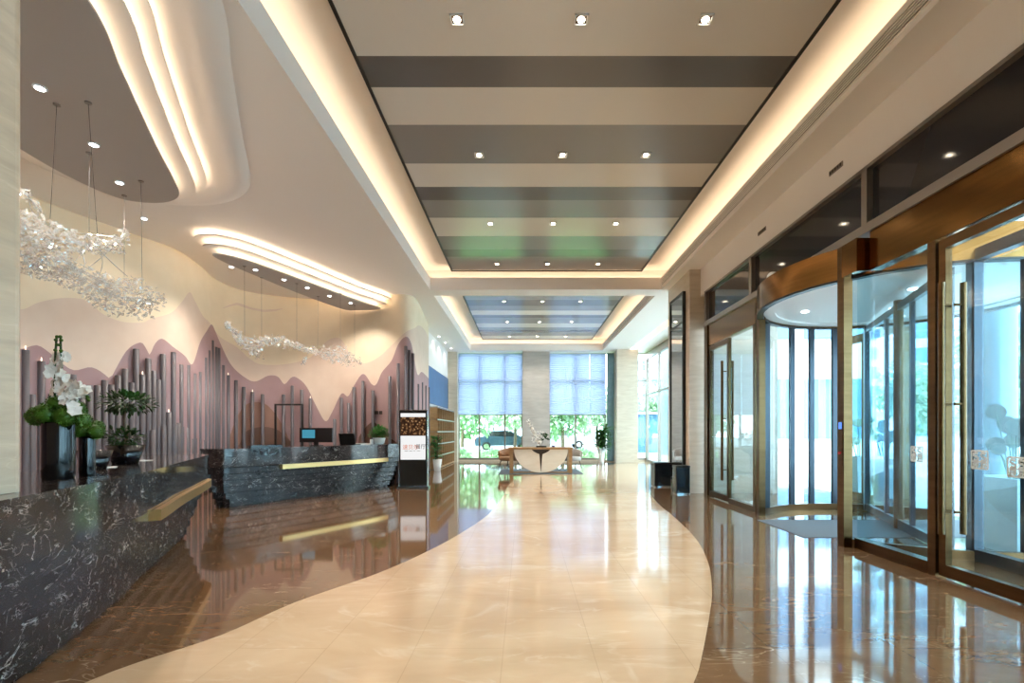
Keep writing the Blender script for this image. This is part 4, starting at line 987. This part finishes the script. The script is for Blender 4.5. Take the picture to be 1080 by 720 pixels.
# porch columns
def porch_column(label, x, y, r, h):
    t = thing('porch_column', label, 'column', (x,y,-.021)); 
    MB().lathe([(r,.25),(r,h)], n=28).build('shaft', M['col_blue'], t); MB().lathe([(r+.05,0),(r+.05,.25)], n=28).build('plinth', M['stone_grey'], t)
porch_column('round grey-blue porch column seen through the near door', 8.2, 8.55, .26, 5.22)
porch_column('round grey-blue porch column beyond the revolving door', 9.2, 3.4, .26, 5.22)
porch_column('large pale round column outside the glazed side bay', 7.0, 24.0, .5, 9.0)
# planters with round leaves
def planter(label, x, y, r, h, seed, leafm, big):
    r_ = random.Random(seed); t = thing('round_leaf_planter', label, 'planter', (x,y,-.021), 0, 'white tapered planters outside')
    b = .62
    mb = MB(); q = lambda s, z: [(-s,-s,z),(s,-s,z),(s,s,z),(-s,s,z)]
    v = q(r*b,0)+q(r,h)+q(r*.88,h)+q(r*.86,h-.06)
    fs = [(3,2,1,0)]
    for k in range(3): fs += [(k*4+i, k*4+(i+1)%4, k*4+4+(i+1)%4, k*4+4+i) for i in range(4)]
    mb.add(v, fs).build('planter', M['planter'], t)
    MB().box(-r*.86,-r*.86,h-.07,r*.86,r*.86,h-.055).build('soil', M['soil'], t)
    for k in range(10 if big else 8):
        a = r_.uniform(0,6.3); d = Vector((math.cos(a)*.32, math.sin(a)*.32, 0)); hh = r_.uniform(.3,.75)
        p0 = Vector((d.x*.2,d.y*.2,h-.06)); p1 = Vector((d.x*r_.uniform(.4,1.1), d.y*r_.uniform(.4,1.1), h+hh))
        st = MB().tube([p0, (p0+p1)/2+Vector((0,0,.05)), p1], .007, 6).build('stem', M['leaf'], t)
        rr_ = r_.uniform(.07,.1); nrm = Vector((r_.uniform(-.9,-.2), -1, r_.uniform(-.3,.5))).normalized(); u = nrm.orthogonal().normalized(); vv = nrm.cross(u)
        vs = [p1+nrm*s*.006+(u*math.cos(2*PI*i/18)*rr_+vv*math.sin(2*PI*i/18)*rr_) for s in (-1,1) for i in range(18)]
        MB().add(vs, [tuple(range(17,-1,-1)), tuple(range(18,36))]+[(i,(i+1)%18,18+(i+1)%18,18+i) for i in range(18)]).build('leaf', M[leafm], st)
planter('white tapered planter with pale round leaves seen past the bronze post', 6.95, 10.2, .2, .86, 2, 'discleaf', False)
planter('white tapered planter with pale round leaves seen through the fixed glass', 6.75, 9.1+.1, .2, .86, 5, 'discleaf', False)
planter('large tapered planter with dark round leaves behind the near door', 5.55, 5.55, .3, .86, 7, 'discleaf_d', True)
# trees: two prototypes, copied
def tree(name, label, loc, H, R, n, seed, lm, group, trunk_r=.12):
    r_ = random.Random(seed); t = thing(name, label, 'tree', loc, 0, group)
    MB().tube(spline([(0,0,0),(.08,.05,H*.3),(-.05,.0,H*.6),(.05,0,H*.85)], 5), [trunk_r*(1-.04*i) for i in range(16)], 8).build('trunk', M['bark'], t)
    f = MB(); blobs = [(Vector((r_.gauss(0,.45)*R, r_.gauss(0,.45)*R, H*r_.uniform(.34,.9))), R*r_.uniform(.35,.55)) for _ in range(16)]
    for k in range(n):
        c, q = blobs[k % 16]; d = Vector((r_.gauss(0,1),r_.gauss(0,1),r_.gauss(0,1))).normalized()
        p = c+d*q*r_.uniform(.6,1.05)
        f.leaf(p, d+Vector((r_.uniform(-.8,.8),r_.uniform(-.8,.8),r_.uniform(-.8,.3))), (r_.uniform(-.4,.4),r_.uniform(-.4,.4),1), r_.uniform(.22,.38), .2, .25)
    f.build('crown', M[lm], t)
    return t
TG = 'trees outside the windows'
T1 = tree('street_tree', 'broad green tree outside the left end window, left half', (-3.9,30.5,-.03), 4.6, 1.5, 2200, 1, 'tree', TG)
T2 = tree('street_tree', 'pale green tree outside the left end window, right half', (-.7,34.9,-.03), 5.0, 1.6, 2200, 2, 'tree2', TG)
def put(src, label, loc, s, rz):
    o = dup(src, loc, rz, s); o['label'] = label; return o
put(T1, 'broad green tree outside the right end window, left half', (2.4,30.6,-.03), 1.0, 1.1)
put(T2, 'pale green tree outside the right end window, right half', (5.4,36.0,-.03), 1.0, 2.2)
put(T1, 'distant green tree behind the cars, farthest left', (-7.5,45,-.03), 1.3, 3.0)
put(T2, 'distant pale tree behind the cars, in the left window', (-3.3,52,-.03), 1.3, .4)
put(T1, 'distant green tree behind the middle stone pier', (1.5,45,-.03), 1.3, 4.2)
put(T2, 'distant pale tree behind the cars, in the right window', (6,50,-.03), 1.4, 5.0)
put(T1, 'green tree beyond the porch, seen through the near door', (17.5,17.5,-.021), 1.15, 2.0)
put(T2, 'pale green tree beyond the porch, seen through the fixed glass', (20.5,26.5,-.021), 1.1, 1.0)
put(T1, 'farther green tree beyond the porch, behind the blue column', (27,29,-.021), 1.0, 5.2)
put(T2, 'farther pale tree beyond the porch, right of the blue column', (30,34.5,-.021), 1.1, 3.2)
put(T1, 'tree outside the glazed side bay beyond the blue booth', (10.8,42,-.021), 1.0, .9)
def shrub(label, loc, R, seed):
    r_ = random.Random(seed); t = thing('hedge_shrub', label, 'shrub', loc, 0, 'low shrubs outside the end windows'); f = MB()
    for k in range(420):
        d = Vector((r_.gauss(0,1),r_.gauss(0,1),abs(r_.gauss(0,1)))).normalized(); qq = r_.uniform(.5,1)
        f.leaf((d.x*R*1.5*qq,d.y*R*qq,d.z*R*qq), d, (0,0,1), .16, .09, .3)
    f.build('foliage', M['tree'], t); MB().tube([(0,0,0),(0,0,R*.6)], .03, 6).build('stem', M['bark'], t)
    return t
S0 = shrub('low green shrub outside the left end window, leftmost', (-3.4,26.2,-.025), .42, 3)
for i, x in enumerate((-1.75,-.1,1.55,3.2,4.85)):
    o = dup(S0, (x,26.2+.2*(i%2),-.025), i*3.14159, 1.0); o['label'] = 'low green shrub outside the end windows, %s from the left' % ordinal(i+1)
def car(label, loc, rz, paint):
    t = thing('car', label, 'car', loc, rz, 'parked cars')
    prof = [(-2.15,.35),(-2.2,.7),(-2.05,.95),(-1.6,1.0),(-1.15,1.4),(.35,1.45),(1.15,1.02),(1.95,.9),(2.2,.7),(2.2,.38)]
    N_ = len(prof); mb = MB(); vs = []
    for y, ins in ((-.85,.0),(-.7,.06),(.7,.06),(.85,.0)):
        for x, z in prof:
            yy = y*(1 if z < 1.05 else .82); vs.append((x,yy,z+(ins if z > .6 else 0)))
    fs = [(r*N_+i, r*N_+i+1, (r+1)*N_+i+1, (r+1)*N_+i) for r in range(3) for i in range(N_-1)]+[tuple(range(N_)), tuple(range(4*N_-1,3*N_-1,-1))]
    fs += [(r*N_+N_-1, r*N_, (r+1)*N_, (r+1)*N_+N_-1) for r in range(3)]
    mb.add(vs, fs, 0, False).build('body', paint, t)
    g = MB()
    for s in (-1,1): g.add([(-1.35,s*.83,1.06),(-1.0,s*.73,1.36),(.3,s*.72,1.4),(.85,s*.83,1.06),(-1.35,s*.86,1.06),(-1.0,s*.745,1.36),(.3,s*.735,1.4),(.85,s*.86,1.06)], [(0,1,2,3),(7,6,5,4),(0,4,5,1),(1,5,6,2),(2,6,7,3),(3,7,4,0)])
    g.build('side_windows', M['darkglass'], t)
    for x in (-1.35,1.35):
        for s in (-1,1):
            wv = MB().tube([(x,s*.7,.32),(x,s*.9,.32)], .32, 18).build('wheel', M['rubber'], t); MB().tube([(x,s*.88,.32),(x,s*.91,.32)], .19, 14).build('hubcap', M['steel'], wv)
    MB().box(2.12,-.75,.62,2.23,-.45,.74).box(2.12,.45,.62,2.23,.75,.74).build('headlights', M['pot_white'], t); MB().box(-2.22,-.78,.7,-2.1,-.5,.85).box(-2.22,.5,.7,-2.1,.78,.85).build('tail_lights', M['red'], t)
car('dark slate-blue car parked outside the left end window', (-1.5,36.8,-.03), .1, M['carpaint'])
car('silver-blue car parked outside the right end window', (3.0,40.5,-.03), .05, M['carpaint2'])
# gate booth and buildings
gb = thing('gate_booth', 'blue glass gate booth outside the glazed side bay', 'booth', (8.0,33,-.021))
MB().box(-.9,-.9,0,.9,.9,.9).box(-.9,-.9,2.3,.9,.9,2.5).build('shell', M['bluepanel'], gb); MB().box(-.85,-.85,.9,.85,.85,2.3).build('glazing', M['facade_glass'], gb); MB().box(-1.1,-1.1,2.5,1.1,1.1,2.62).build('roof', M['facade'], gb)
def building(label, x, y, wx, wy, h, nx, nz, rz=0):
    t = thing('office_building', label, 'building', (x,y,-.021), rz, 'buildings across the road')
    MB().box(-wx/2,0,0,wx/2,wy,h).build('walls', M['facade'], t); MB().box(-wx/2-.3,-.3,h,wx/2+.3,wy+.3,h+.6).build('roof', M['stone_grey'], t)
    sx, sz = wx/nx, h/nz
    for i in range(nx):
        m_ = MB()
        for j in range(nz): m_.box(-wx/2+sx*(i+.15),-.08,sz*(j+.25),-wx/2+sx*(i+.85),0,sz*(j+.85))
        m_.build('window_column', M['facade_glass'], t)
building('low white wing across the forecourt, seen through the far door', 12.5, 21, 5, 9, 8.5, 3, 2)
building('pale office block with blue windows far beyond the porch', 62, 58, 30, 14, 36, 14, 11, -.75)
building('pale block with blue windows seen through the glazed side bay', 24, 88, 16, 12, 26, 10, 9, -.1)
